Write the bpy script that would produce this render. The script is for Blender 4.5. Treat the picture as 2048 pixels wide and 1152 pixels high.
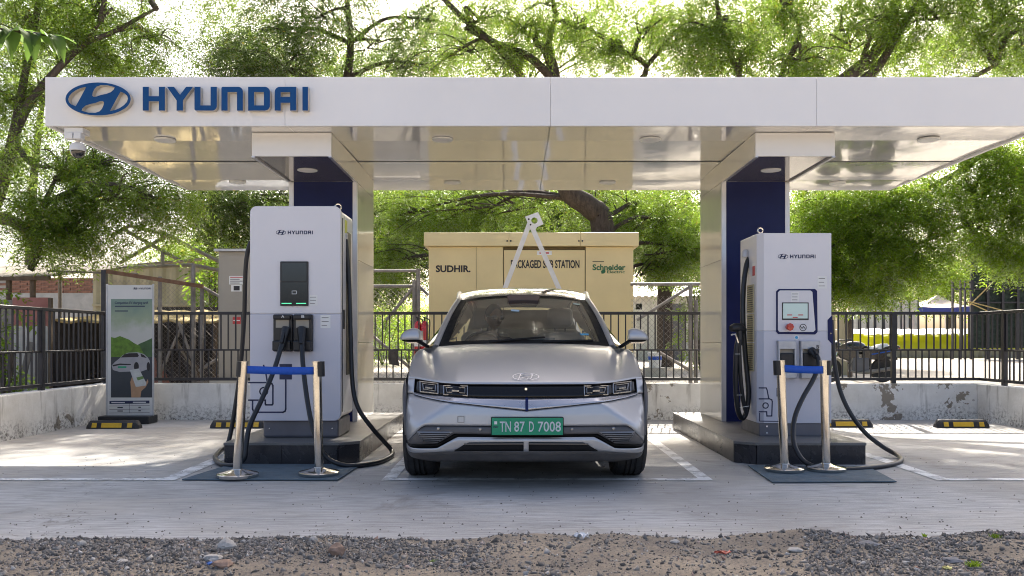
import bpy, bmesh, math, random
import numpy as np
from mathutils import Vector, Matrix
random.seed(7); rng = np.random.default_rng(7)
for o in list(bpy.data.objects): bpy.data.objects.remove(o)
SC = bpy.context.scene; COL = SC.collection
R = math.radians
# ---------------------------------------------------------------- camera, sky, sun, exposure
F, CX, CY, H = 1700.0, 1031.0, 678.0, 1.088        # focal length and vanishing point in photo pixels, eye height in metres
cam = bpy.data.cameras.new('camera'); co = bpy.data.objects.new('camera', cam); COL.objects.link(co)
co.location = (0, 0, H); co.rotation_euler = (R(90), 0, 0)
cam.sensor_width = 36; cam.lens = F/2048*36; cam.shift_x = -7/2048; cam.shift_y = 102/2048; cam.clip_end = 2000
SC.camera = co
SUN_EL, SUN_AZ = 39.0, 11.0                          # sun stands behind the canopy, a little to the right
w = bpy.data.worlds.new('World'); SC.world = w; w.use_nodes = True
nt = w.node_tree; bg = nt.nodes['Background']
sky = nt.nodes.new('ShaderNodeTexSky'); sky.sky_type = 'NISHITA'; sky.sun_disc = False
sky.sun_elevation = R(SUN_EL); sky.sun_rotation = R(SUN_AZ); sky.air_density = .7; sky.dust_density = 6.0; sky.ozone_density = .2
nt.links.new(sky.outputs[0], bg.inputs[0]); bg.inputs[1].default_value = 0.15
sl = bpy.data.lights.new('sun', 'SUN'); sl.energy = 4.6; sl.angle = R(0.6); sl.color = (1.0, 0.94, 0.84)
so = bpy.data.objects.new('sun', sl); COL.objects.link(so)
sd = Vector((math.sin(R(SUN_AZ))*math.cos(R(SUN_EL)), math.cos(R(SUN_AZ))*math.cos(R(SUN_EL)), math.sin(R(SUN_EL))))
so.location = (6, 30, 25); so.rotation_euler = sd.to_track_quat('Z', 'Y').to_euler()
SC.view_settings.view_transform = 'Standard'; SC.view_settings.look = 'None'; SC.view_settings.gamma = 1
SC.view_settings.use_curve_mapping = False; SC.view_settings.exposure = 1.38
SC.render.engine = 'CYCLES'; SC.cycles.filter_width = 1.05
SC.cycles.max_bounces = 10; SC.cycles.diffuse_bounces = 4; SC.cycles.glossy_bounces = 4; SC.cycles.transmission_bounces = 6
SC.cycles.transparent_max_bounces = 10; SC.cycles.use_denoising = True; SC.cycles.sample_clamp_indirect = 8

# ---------------------------------------------------------------- helpers
def P(px, py, d): return Vector(((px-CX)*d/F, d, H-(py-CY)*d/F))
def PX(px, d): return (px-CX)*d/F
def PZ(py, d): return H-(py-CY)*d/F
def depth_at(py, z=0.0): return (H-z)*F/(py-CY)
OFF = {}
def off(o):
    while o is not None:
        if o.name in OFF: return OFF[o.name]
        o = o.parent
    return Vector((0, 0, 0))
def tag(o, label=None, cat=None, group=None, kind=None):
    if label: o['label'] = label
    if cat: o['category'] = cat
    if group: o['group'] = group
    if kind: o['kind'] = kind
    return o
def thing(name, label, cat, loc, group=None):
    o = bpy.data.objects.new(name, None); COL.objects.link(o); o.location = loc; o.empty_display_size = .1
    OFF[o.name] = Vector(loc); return tag(o, label, cat, group)
def link(name, me, parent=None, loc=None):
    o = bpy.data.objects.new(name, me); COL.objects.link(o)
    if parent is not None: o.parent = parent
    if loc is not None: o.location = loc
    return o
def put(name, me, parent, loc):                      # shared-mesh piece at a world position
    return link(name, me, parent, Vector(loc)-(off(parent) if parent else Vector((0, 0, 0))))
class MB:
    def __init__(s): s.v = []; s.f = []; s.m = []
    def add(s, vs, fs, m=0):
        b = len(s.v); s.v += [tuple(v) for v in vs]; s.f += [tuple(b+i for i in f) for f in fs]; s.m += [m]*len(fs); return s
    def hexa(s, p, m=0):
        return s.add(p, [(0,3,2,1),(4,5,6,7),(0,1,5,4),(1,2,6,5),(2,3,7,6),(3,0,4,7)], m)
    def box(s, x0, x1, y0, y1, z0, z1, m=0):
        return s.hexa([(x0,y0,z0),(x1,y0,z0),(x1,y1,z0),(x0,y1,z0),(x0,y0,z1),(x1,y0,z1),(x1,y1,z1),(x0,y1,z1)], m)
    def bar(s, p, q, w, t, m=0, up=(0,0,1)):
        p, q = Vector(p), Vector(q); d = (q-p).normalized(); u = Vector(up)
        if abs(d.dot(u)) > .98: u = Vector((0,1,0))
        a = d.cross(u).normalized()*w/2; b = a.cross(d).normalized()*t/2
        return s.hexa([p-a-b, p+a-b, p+a+b, p-a+b, q-a-b, q+a-b, q+a+b, q-a+b], m)
    def prism(s, pts, a0, a1, axis='y', m=0):        # pts in the plane across the axis, in order
        n = len(pts)
        g = {'y': lambda p, a: (p[0], a, p[1]), 'x': lambda p, a: (a, p[0], p[1]), 'z': lambda p, a: (p[0], p[1], a)}[axis]
        vs = [g(p, a0) for p in pts]+[g(p, a1) for p in pts]
        return s.add(vs, [tuple(range(n)), tuple(range(2*n-1, n-1, -1))]+[(i, i+n, (i+1) % n+n, (i+1) % n) for i in range(n)], m)
    def tube(s, path, r, n=8, m=0, cap=True):
        path = [Vector(p) for p in path]; k = len(path)
        rr = r if isinstance(r, (list, tuple)) else [r]*k
        u = None; vs = []
        for i, p in enumerate(path):
            t = (path[min(i+1, k-1)]-path[max(i-1, 0)]).normalized()
            if u is None: u = t.orthogonal().normalized()
            else:
                u = (u-t*u.dot(t)); u = u.normalized() if u.length > 1e-6 else t.orthogonal().normalized()
            b = t.cross(u)
            vs += [p+(u*math.cos(2*math.pi*j/n)+b*math.sin(2*math.pi*j/n))*rr[i] for j in range(n)]
        fs = [(i*n+j, i*n+(j+1) % n, (i+1)*n+(j+1) % n, (i+1)*n+j) for i in range(k-1) for j in range(n)]
        if cap: fs += [tuple(range(n-1, -1, -1)), tuple(range((k-1)*n, k*n))]
        return s.add(vs, fs, m)
    def lathe(s, prof, c, axis='z', n=24, m=0):      # prof: (radius, height along axis)
        vs = []
        for r, h in prof:
            for j in range(n):
                a = 2*math.pi*j/n; x, y = r*math.cos(a), r*math.sin(a)
                vs.append({'z': (c[0]+x, c[1]+y, c[2]+h), 'x': (c[0]+h, c[1]+x, c[2]+y), 'y': (c[0]+x, c[1]+h, c[2]+y)}[axis])
        k = len(prof)
        fs = [(i*n+j, i*n+(j+1) % n, (i+1)*n+(j+1) % n, (i+1)*n+j) for i in range(k-1) for j in range(n)]
        fs += [tuple(range(n-1, -1, -1)), tuple(range((k-1)*n, k*n))]
        return s.add(vs, fs, m)
    def grid(s, fn, nu, nv, m=0, flip=False):
        vs = [fn(i/nu, j/nv) for j in range(nv+1) for i in range(nu+1)]
        q = [(j*(nu+1)+i, j*(nu+1)+i+1, (j+1)*(nu+1)+i+1, (j+1)*(nu+1)+i) for j in range(nv) for i in range(nu)]
        return s.add(vs, [tuple(reversed(f)) for f in q] if flip else q, m)
    def ball(s, c, r, nu=12, nv=8, m=0, sq=(1,1,1)):
        vs = []; 
        for j in range(nv+1):
            ph = math.pi*j/nv
            for i in range(nu):
                a = 2*math.pi*i/nu
                vs.append((c[0]+r*sq[0]*math.sin(ph)*math.cos(a), c[1]+r*sq[1]*math.sin(ph)*math.sin(a), c[2]+r*sq[2]*math.cos(ph)))
        return s.add(vs, [(j*nu+i, (j+1)*nu+i, (j+1)*nu+(i+1) % nu, j*nu+(i+1) % nu) for j in range(nv) for i in range(nu)], m)
    def mesh(s, name, mats, o=Vector((0,0,0)), smooth=None, fix=True):
        me = bpy.data.meshes.new(name); me.from_pydata([(v[0]-o[0], v[1]-o[1], v[2]-o[2]) for v in s.v], [], s.f)
        for mt in (mats if isinstance(mats, (list, tuple)) else [mats]): me.materials.append(mt)
        me.polygons.foreach_set('material_index', s.m)
        if fix:
            bm = bmesh.new(); bm.from_mesh(me); bmesh.ops.remove_doubles(bm, verts=bm.verts, dist=1e-6)
            bmesh.ops.recalc_face_normals(bm, faces=bm.faces); bm.to_mesh(me); bm.free()
        if smooth is not None:
            me.polygons.foreach_set('use_smooth', [True]*len(me.polygons)); me.set_sharp_from_angle(angle=R(smooth))
        me.update(); return me
    def build(s, name, mats, parent=None, smooth=None, bevel=0, fix=True, seg=2):
        o = link(name, s.mesh(name, mats, off(parent) if parent else Vector((0,0,0)), smooth, fix), parent)
        if bevel:
            b = o.modifiers.new('edge', 'BEVEL'); b.width = bevel; b.segments = seg; b.limit_method = 'ANGLE'; b.angle_limit = R(35)
        return o
def struct(mb, name, mats, **k):
    o = mb.build(name, mats, **k); o['kind'] = 'structure'; return o
def curve_mesh(polys, depth, name, mats):             # flat outline with holes, in x/z, front face at y = 0, depth behind it
    cu = bpy.data.curves.new(name, 'CURVE'); cu.dimensions = '2D'; cu.fill_mode = 'BOTH'; cu.extrude = depth/2
    for pl in polys:
        sp = cu.splines.new('POLY'); sp.points.add(len(pl)-1); sp.use_cyclic_u = True
        for q, p in zip(sp.points, pl): q.co = (p[0], p[1], 0, 1)
    ob = bpy.data.objects.new(name, cu); me = bpy.data.meshes.new_from_object(ob); bpy.data.objects.remove(ob)
    v = np.empty(len(me.vertices)*3, 'f'); me.vertices.foreach_get('co', v); v = v.reshape(-1, 3)
    nv = np.stack([v[:, 0], depth/2-v[:, 2], v[:, 1]], 1); me.vertices.foreach_set('co', nv.astype('f').ravel())
    me.materials.clear()
    for mt in (mats if isinstance(mats, (list, tuple)) else [mats]): me.materials.append(mt)
    me.update()
    if len(me.materials) > 1:
        bm = bmesh.new(); bm.from_mesh(me); bmesh.ops.recalc_face_normals(bm, faces=bm.faces)
        for f in bm.faces: f.material_index = 0 if f.normal.y < -.7 else 1
        bm.to_mesh(me); bm.free()
    return me
def text_mesh(s, name, mats, w, h, depth=.002, bold=0):       # lettering fitted into w x h, lower left corner at the origin
    cu = bpy.data.curves.new(name, 'FONT'); cu.body = s; cu.extrude = .01; cu.resolution_u = 3; cu.offset = bold
    ob = bpy.data.objects.new(name, cu); me = bpy.data.meshes.new_from_object(ob); bpy.data.objects.remove(ob)
    v = np.empty(len(me.vertices)*3, 'f'); me.vertices.foreach_get('co', v); v = v.reshape(-1, 3)
    lo, hi = v.min(0), v.max(0); sx = w/(hi[0]-lo[0]); sz = h/(hi[1]-lo[1])
    nv = np.stack([(v[:, 0]-lo[0])*sx, -v[:, 2]/.01*depth/2, (v[:, 1]-lo[1])*sz], 1)
    me.vertices.foreach_set('co', nv.astype('f').ravel()); me.materials.clear(); me.materials.append(mats); me.update(); return me
def text(s, x0, x1, z0, z1, y, mat, parent, name='lettering', depth=.002, bold=.012):
    return put(name, text_mesh(s, name, mat, x1-x0, z1-z0, depth, bold), parent, (x0, y, z0))

# ---------------------------------------------------------------- materials
def mk(name):
    m = bpy.data.materials.new(name); m.use_nodes = True; n = m.node_tree
    return m, n, n.nodes['Principled BSDF'], n.nodes['Material Output']
def N(n, t, **kw):
    x = n.nodes.new('ShaderNode'+t)
    for k, v in kw.items():
        if k in x.inputs and not hasattr(x, k): x.inputs[k].default_value = v
        else: setattr(x, k, v)
    return x
def coords(n, sc=(1,1,1), kind='Object'):
    tc = N(n, 'TexCoord'); mp = N(n, 'Mapping'); mp.inputs['Scale'].default_value = sc
    n.links.new(tc.outputs[kind], mp.inputs['Vector']); return mp.outputs[0]
def noise(n, vec, scale, detail=4, rough=.55, dist=0):
    x = N(n, 'TexNoise'); x.inputs['Scale'].default_value = scale; x.inputs['Detail'].default_value = detail
    x.inputs['Roughness'].default_value = rough; x.inputs['Distortion'].default_value = dist
    n.links.new(vec, x.inputs['Vector']); return x.outputs[0]
def ramp(n, val, stops, mode='LINEAR'):
    x = N(n, 'ValToRGB'); e = x.color_ramp.elements; x.color_ramp.interpolation = mode
    while len(e) < len(stops): e.new(.5)
    for q, (p, c) in zip(e, stops):
        q.position = p; q.color = (c, c, c, 1) if isinstance(c, (int, float)) else (*c, 1)
    n.links.new(val, x.inputs[0]); return x.outputs[0]
def mix(n, fac, a, b, mode='MIX'):
    x = N(n, 'Mix', data_type='RGBA', blend_type=mode)
    for i, q in ((0, fac), (6, a), (7, b)):
        if hasattr(q, 'links'): n.links.new(q, x.inputs[i])
        else: x.inputs[i].default_value = q if i == 0 else (*q, 1)
    return x.outputs[2]
def math_(n, op, a, b=0.0):
    x = N(n, 'Math', operation=op)
    for i, q in enumerate((a, b)):
        if hasattr(q, 'links'): n.links.new(q, x.inputs[i])
        else: x.inputs[i].default_value = q
    return x.outputs[0]
def bump(n, b, h, strength=.3, dist=.01):
    x = N(n, 'Bump'); x.inputs['Strength'].default_value = strength; x.inputs['Distance'].default_value = dist
    n.links.new(h, x.inputs['Height']); n.links.new(x.outputs[0], b.inputs['Normal'])
def M(name, col, rough=.5, metal=0, var=.1, sc=5, bmp=0, bsc=60, coat=0, spec=.5, dirt=0, stretch=(1,1,1), emit=0):
    m, n, b, o = mk(name); v = coords(n, stretch)
    t = noise(n, v, sc, 5, .6)
    c = mix(n, ramp(n, t, [(.3, 0.0), (.7, 1.0)]), tuple(max(0, x*(1-var)) for x in col), tuple(min(1, x*(1+var)) for x in col))
    if dirt:
        d = ramp(n, noise(n, v, sc*.7, 8, .7, .4), [(.5, 0.0), (.72, dirt)]); c = mix(n, d, c, (.11, .09, .065))
    n.links.new(c, b.inputs['Base Color'])
    rr = ramp(n, noise(n, v, sc*3, 4), [(.3, max(0, rough*.85)), (.7, min(1, rough*1.15))]); n.links.new(rr, b.inputs['Roughness'])
    b.inputs['Metallic'].default_value = metal; b.inputs['Coat Weight'].default_value = coat; b.inputs['Specular IOR Level'].default_value = spec
    b.inputs['Coat Roughness'].default_value = .08
    if emit: b.inputs['Emission Color'].default_value = (*col, 1); b.inputs['Emission Strength'].default_value = emit
    if bmp: bump(n, b, noise(n, v, bsc, 5, .6), bmp, .01)
    return m
MT = {}
def mat_concrete():
    m, n, b, o = mk('brushed_concrete'); v = coords(n, (.35, 5, 1)); v1 = coords(n)
    st = noise(n, v, 9, 6, .7); pat = noise(n, v1, .55, 5, .6, .3); fine = noise(n, v1, 45, 4, .7)
    c = mix(n, ramp(n, st, [(.38, 0.0), (.62, 1.0)]), (.30, .292, .28), (.57, .56, .54))
    c = mix(n, ramp(n, pat, [(.40, .75), (.60, 0.0)]), c, (.30, .285, .265))
    c = mix(n, ramp(n, fine, [(.62, 0.0), (.78, .5)]), c, (.2, .2, .2))
    # hairline cracks
    vo = N(n, 'TexVoronoi', feature='DISTANCE_TO_EDGE'); vo.inputs['Scale'].default_value = .33
    wv = N(n, 'VectorMath', operation='ADD'); nz = N(n, 'TexNoise'); nz.inputs['Scale'].default_value = 3; nz.inputs['Detail'].default_value = 6
    n.links.new(v1, nz.inputs['Vector']); n.links.new(v1, wv.inputs[0]); n.links.new(nz.outputs[1], wv.inputs[1]); n.links.new(wv.outputs[0], vo.inputs['Vector'])
    cr = ramp(n, vo.outputs[0], [(.0, .5), (.0022, 0.0)]); gate = ramp(n, noise(n, v1, .5, 2), [(.5, 0.0), (.56, 1.0)])
    c = mix(n, math_(n, 'MULTIPLY', cr, gate), c, (.1, .09, .08))
    oil = ramp(n, noise(n, v1, 1.7, 6, .7, 1.0), [(.56, 0.0), (.72, .65)]); c = mix(n, oil, c, (.20, .18, .155)); dus = ramp(n, noise(n, coords(n, (.5, 1.6, 1)), 1.1, 8, .7, .6), [(.5, 0.0), (.68, .6)]); c = mix(n, dus, c, (.50, .46, .40))
    n.links.new(c, b.inputs['Base Color']); b.inputs['Roughness'].default_value = .75; b.inputs['Specular IOR Level'].default_value = .35
    bump(n, b, mix(n, .35, st, fine), .9, .012); return m
def mat_wall():
    m, n, b, o = mk('peeling_whitewash'); v = coords(n); sep = N(n, 'SeparateXYZ'); n.links.new(v, sep.inputs[0])
    z = sep.outputs[2]
    base = mix(n, ramp(n, noise(n, v, 2.2, 6, .65), [(.35, 0.0), (.65, 1.0)]), (.62, .60, .56), (.80, .79, .76))
    big = noise(n, v, 2.3, 7, .62, .25)
    peel = ramp(n, big, [(.615, 0.0), (.625, 1.0)]); c = mix(n, peel, base, (.27, .235, .19))
    edge = ramp(n, big, [(.595, 0.0), (.615, .5)]); c = mix(n, math_(n, 'MULTIPLY', edge, math_(n, 'SUBTRACT', 1.0, peel)), c, (.72, .71, .69))
    vs = coords(n, (1, 1, .12)); st = ramp(n, noise(n, vs, 7, 5, .65), [(.56, 0.0), (.72, .7)]); c = mix(n, st, c, (.16, .145, .12))
    mold = math_(n, 'MULTIPLY', ramp(n, noise(n, v, 26, 6, .75), [(.48, 0.0), (.6, 1.0)]), ramp(n, math_(n, 'ADD', z, math_(n, 'MULTIPLY', noise(n, v, 1.3, 3), .5)), [(.28, 1.0), (.48, 0.0)]))
    c = mix(n, math_(n, 'MULTIPLY', mold, .85), c, (.07, .06, .05))
    n.links.new(c, b.inputs['Base Color']); b.inputs['Roughness'].default_value = .9
    bump(n, b, mix(n, .6, peel, noise(n, v, 22, 6, .7)), .5, .012); return m
def mat_granite(name, a, c2, rough):
    m, n, b, o = mk(name); v = coords(n)
    sp = noise(n, v, 260, 3, .8); c = mix(n, ramp(n, sp, [(.42, 0.0), (.66, 1.0)]), a, c2)
    dust = ramp(n, noise(n, v, 2.5, 7, .7, .5), [(.42, 0.0), (.75, .6)]); c = mix(n, dust, c, tuple(x*2.2+.02 for x in a))
    n.links.new(c, b.inputs['Base Color']); n.links.new(ramp(n, dust, [(0, rough), (1, min(1, rough+.3))]), b.inputs['Roughness']); return m
def mat_leaf(name, dif, tra, var=.42):
    m, n, b, o = mk(name); n.nodes.remove(b); g = N(n, 'NewGeometry'); rnd = g.outputs['Random Per Island']
    c1 = mix(n, rnd, tuple(x*(1-var) for x in dif), tuple(x*(1+var) for x in dif)); c2 = mix(n, rnd, tuple(x*(1-var) for x in tra), tuple(x*(1+var) for x in tra))
    yl = ramp(n, rnd, [(.955, 0.0), (.975, .8)]); c1 = mix(n, yl, c1, (.16, .11, .03)); c2 = mix(n, yl, c2, (.4, .3, .06))
    d = N(n, 'BsdfDiffuse'); t = N(n, 'BsdfTranslucent'); gl = N(n, 'BsdfGlossy'); gl.inputs['Roughness'].default_value = .38; gl.inputs['Color'].default_value = (.9, .95, .9, 1)
    n.links.new(c1, d.inputs[0]); n.links.new(c2, t.inputs[0])
    a = N(n, 'MixShader'); a.inputs[0].default_value = .62; n.links.new(d.outputs[0], a.inputs[1]); n.links.new(t.outputs[0], a.inputs[2])
    fr = N(n, 'Fresnel'); fr.inputs[0].default_value = 1.4; s2 = N(n, 'MixShader'); n.links.new(math_(n, 'MULTIPLY', fr.outputs[0], .22), s2.inputs[0]); n.links.new(a.outputs[0], s2.inputs[1]); n.links.new(gl.outputs[0], s2.inputs[2])
    n.links.new(s2.outputs[0], o.inputs[0]); return m
def mat_glass(name, tint, refl=1.0):
    m, n, b, o = mk(name); n.nodes.remove(b); t = N(n, 'BsdfTransparent'); t.inputs[0].default_value = (*tint, 1)
    g = N(n, 'BsdfGlossy'); g.inputs['Roughness'].default_value = .01
    fr = N(n, 'Fresnel'); fr.inputs[0].default_value = 1.5; x = N(n, 'MixShader')
    n.links.new(math_(n, 'MULTIPLY', fr.outputs[0], refl), x.inputs[0]); n.links.new(t.outputs[0], x.inputs[1]); n.links.new(g.outputs[0], x.inputs[2]); n.links.new(x.outputs[0], o.inputs[0]); return m
def mat_bark(name, a, b2):
    m, n, b, o = mk(name); v = coords(n, (1, 1, .35)); t = noise(n, v, 14, 7, .7, .5)
    c = mix(n, ramp(n, t, [(.35, 0.0), (.68, 1.0)]), a, b2); n.links.new(c, b.inputs['Base Color']); b.inputs['Roughness'].default_value = .95
    bump(n, b, t, .9, .03); return m
def mat_ground():
    m, n, b, o = mk('dry_earth'); v = coords(n)
    c = mix(n, ramp(n, noise(n, v, .5, 8, .7), [(.35, 0.0), (.65, 1.0)]), (.30, .25, .185), (.42, .37, .29))
    c = mix(n, ramp(n, noise(n, v, 12, 6, .7), [(.45, 0.0), (.7, .5)]), c, (.2, .17, .13))
    n.links.new(c, b.inputs['Base Color']); b.inputs['Roughness'].default_value = .95; bump(n, b, noise(n, v, 30, 8, .75), .7, .02); return m
def mat_paint_line():
    m, n, b, o = mk('worn_line_paint'); v = coords(n)
    t = ramp(n, noise(n, v, 6, 9, .75), [(.42, 0.0), (.52, 1.0)])
    n.links.new(mix(n, t, (.42, .41, .39), (.78, .775, .75)), b.inputs['Base Color']); b.inputs['Roughness'].default_value = .8; return m
MT.update(
    concrete=mat_concrete(), wall=mat_wall(), line=mat_paint_line(), earth=mat_ground(),
    granite_top=mat_granite('granite_top', (.10, .095, .09), (.2, .19, .18), .35), granite=mat_granite('granite_black', (.016, .015, .018), (.05, .047, .05), .22),
    granite_side=mat_granite('granite_brown', (.045, .038, .032), (.11, .095, .08), .25),
    white_panel=M('white_composite_panel', (.76, .75, .73), .32, 0, .02, 1.5, coat=.2), fascia=M('fascia_panel', (.79, .785, .785), .45, 0, .02, .8, dirt=.04),
    ivory=M('ivory_composite_panel', (.74, .71, .64), .14, 0, .03, 1.5, coat=.6, dirt=.05),
    alu=M('aluminium_trim', (.62, .62, .64), .35, .7, .05), navy_panel=M('navy_panel', (.005, .011, .075), .4, 0, .1, spec=.25),
    dark_panel=M('dark_glossy_panel', (.14, .13, .15), .1, .3, .05, coat=.6),
    sign_blue=M('sign_blue', (.004, .062, .205), .5, 0, .04, spec=.25), sign_side=M('sign_return', (.52, .47, .40), .45, 0, .1, 12),
    charger=M('charger_white', (.68, .665, .685), .32, 0, .02, 2, coat=.2), charger_low=M('charger_pale_grey', (.56, .555, .61), .34, 0, .02, 2, coat=.15),
    grey_base=M('grey_steel_base', (.13, .13, .15), .4, .2), black=M('black_plastic', (.012, .012, .014), .42, 0, .2, 20), rubber=M('rubber', (.016, .016, .018), .55, 0, .25, 14, dirt=.25),
    cable=M('cable_rubber', (.012, .013, .016), .38, 0, .2, 9), navy=M('navy_print', (.010, .018, .07), .4, 0, .05), screen=M('dark_screen', (.010, .010, .012), .05, 0, .05, coat=1),
    lcd=M('lcd_screen', (.40, .50, .48), .12, 0, .03, emit=.12), green_led=M('green_led', (.1, .7, .35), .3, 0, 0, emit=.35), red=M('red_plastic', (.5, .03, .015), .25, 0, .1, coat=.6),
    yellow=M('yellow_reflector', (.72, .44, .02), .45, 0, .12, 14, dirt=.25), steel=M('polished_steel', (.60, .575, .535), .14, 1, .12, 9), chrome=M('chrome', (.8, .8, .82), .07, 1, .03),
    belt=M('blue_webbing', (.010, .085, .46), .6, 0, .1, 60), mat=M('blue_grey_rubber_mat', (.085, .125, .155), .8, 0, .18, 5, .4, 200, dirt=.35),
    fence=M('fence_black_paint', (.020, .019, .024), .42, 0, .3, 9, .15, 60, dirt=.12), rust=M('rusty_steel', (.17, .09, .05), .85, 0, .35, 10, .4),
    galv=M('galvanised_steel', (.48, .48, .49), .45, .35, .12, 11, dirt=.1), pipe=M('weathered_pipe', (.26, .24, .22), .6, .4, .25, 8, dirt=.5),
    sub=M('substation_yellow', (.70, .56, .28), .45, 0, .06, 1.2, .08, 40, dirt=.06), sub_dark=M('substation_joint', (.12, .085, .03), .7),
    cabinet=M('cabinet_grey_beige', (.33, .30, .25), .5, 0, .05, 2, dirt=.1), ink=M('black_ink', (.015, .012, .015), .5, 0, .05), ink_green=M('green_ink', (.015, .12, .045), .5, 0, .05),
    sticker=M('white_sticker', (.72, .72, .70), .45, 0, .04), ink_red=M('red_ink', (.5, .05, .05), .5), ext_red=M('extinguisher_red', (.42, .012, .018), .28, 0, .08, coat=.4),
    tin=M('weathered_tin', (.20, .175, .15), .8, 0, .3, 3, dirt=.5), cream_sheet=M('cream_metal_sheet', (.42, .36, .22), .55, .1, .1, 1.5, dirt=.3), white_sheet=M('white_metal_sheet', (.66, .64, .58), .55, .1, .08, 1.5, dirt=.25),
    brick=M('brick_red', (.26, .13, .085), .9, 0, .35, 9, .4, 40), timber=M('old_timber', (.12, .085, .055), .85, 0, .35, 7, .3), dark_cloth=M('dark_cloth', (.055, .05, .052), .9, 0, .3, 6, .3),
    red_cloth=M('faded_red_sheet', (.34, .14, .11), .8, 0, .2, 3, dirt=.2), tarp=mat_leaf('lime_tarpaulin', (.64, .64, .02), (.75, .78, .03), 0), tarp_grey=M('grey_tarpaulin', (.35, .33, .31), .7, 0, .25, 2, .4, 8),
    tent=M('cream_canvas', (.62, .52, .40), .8, 0, .08), tent_blue=M('blue_canvas', (.04, .06, .24), .8, 0, .1), straw=M('straw_yellow', (.45, .34, .14), .9, 0, .35, 14, .6, 50),
    bark=mat_bark('bark', (.055, .042, .034), (.15, .12, .10)), bark_dark=mat_bark('bark_dark', (.035, .026, .022), (.10, .078, .065)),
    leaf=mat_leaf('neem_leaf', (.080, .120, .022), (.25, .385, .038)), leaf_dark=mat_leaf('dark_leaf', (.052, .082, .022), (.13, .205, .032)), leaf_lime=mat_leaf('lime_leaf', (.090, .138, .018), (.29, .45, .034)),
    leaf_big=mat_leaf('broad_leaf', (.08, .13, .035), (.15, .26, .045)),
    skin=M('skin', (.20, .105, .065), .5, 0, .08, 20), shirt=M('dark_shirt', (.03, .03, .035), .85), hair=M('black_hair', (.012, .010, .009), .6), 
    stone_white=M('pale_stone', (.42, .39, .35), .9, 0, .2, 9, .5), stone_brown=M('brown_stone', (.27, .18, .13), .9, 0, .3, 12, .7, 30), stone_grey=M('grey_stone', (.17, .17, .18), .9, 0, .3, 12, .5),
    plaster=M('old_plaster', (.44, .42, .38), .9, 0, .15, 3, .3, dirt=.3), plastic_white=M('white_plastic', (.72, .72, .72), .5, 0, .05),
)
# ================================================================ ground, paving, markings
from mathutils import noise as mn
def fbm(x, y, s=1.0, o=3):
    return sum(mn.noise(Vector((x*s*2**k, y*s*2**k, 3.7+k)))*.5**k for k in range(o))
XL, XR, YB = -5.45, 6.2, 11.42                       # inner faces of the boundary walls
g = MB(); g.add([(-600,-200,-.06),(600,-200,-.06),(600,900,-.06),(-600,900,-.06)], [(0,1,2,3)]); struct(g, 'ground', MT['earth'])
pv = MB(); pv.prism([(-14,4.1),(14,4.1),(14,7.0),(XR+.05,7.0),(XR+.05,YB+.03),(XL-.05,YB+.03),(XL-.05,7.0),(-14,7.0)], -.2, 0, 'z'); struct(pv, 'pavement', MT['concrete'])
yd = MB(); yd.add([(-40,11.75,-.02),(60,11.75,-.02),(60,70,-.02),(-40,70,-.02)], [(0,1,2,3)])
m, n, b, o_ = mk('sunlit_yard_earth'); v_ = coords(n)
n.links.new(mix(n, ramp(n, noise(n, v_, .9, 8, .7), [(.35, 0.0), (.65, 1.0)]), (.30, .265, .215), (.42, .38, .32)), b.inputs['Base Color']); b.inputs['Roughness'].default_value = .95
bump(n, b, noise(n, v_, 20, 8, .75), .7, .02)
struct(yd, 'yard_ground', m)
def line(pts, name='parking_line'):
    s = MB(); s.add([(x, y, .004) for x, y in pts], [tuple(range(len(pts)))]); struct(s, name, MT['line'])
LW = .1
line([(-5.4,6.52),(-2.75,6.52),(-2.75,6.62),(-5.4,6.62)])
line([(-2.75,6.52),(-2.62,6.52),(-2.62,11.3),(-2.75,11.3)])
line([(-1.03,6.52),(1.52,6.52),(1.52,6.62),(-1.03,6.62)])
line([(-1.03,6.622),(-.93,6.622),(-.93,11.3),(-1.03,11.3)]); line([(1.42,6.622),(1.52,6.622),(1.52,11.3),(1.42,11.3)])
line([(3.24,6.52),(6.1,6.52),(6.1,6.62),(3.24,6.62)]); line([(3.24,6.622),(3.36,6.622),(3.36,11.3),(3.24,11.3)])
# gravel verge in front of the slab: an uneven bed of earth and crushed stone
def verge_h(x, y):
    edge = 4.70+.12*fbm(x, 1.3, .8, 2)+.05*fbm(x, 9.1, 3.1, 2)
    t = max(0.0, min(1.0, (edge-y)/.16)); t = t*t*(3-2*t)
    return -.03+t*(.062+.03*fbm(x, y, 1.2, 4)+.012*fbm(x+9, y, 6, 2)), t
def sandiness(x, y): return fbm(x*1.0+4.2, y*1.6, .8, 3)
vb = MB(); vb.grid(lambda u, v: (-6+12*u, 1.2+3.75*v, verge_h(-6+12*u, 1.2+3.75*v)[0]), 240, 90)
m, n, b, o_ = mk('sandy_verge'); v_ = coords(n)
c_ = mix(n, ramp(n, noise(n, v_, 1.1, 6, .65), [(.4, 0.0), (.6, 1.0)]), (.26, .215, .165), (.42, .345, .25))
c_ = mix(n, ramp(n, noise(n, v_, 55, 8, .85), [(.46, 0.0), (.62, .85)]), c_, (.12, .11, .10)); c_ = mix(n, ramp(n, noise(n, v_, 120, 3, .8), [(.62, 0.0), (.7, .6)]), c_, (.42, .38, .32))
n.links.new(c_, b.inputs['Base Color']); b.inputs['Roughness'].default_value = 1; bump(n, b, noise(n, v_, 90, 8, .8), 1.0, .012)
struct(vb, 'verge', m, smooth=60)
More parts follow.
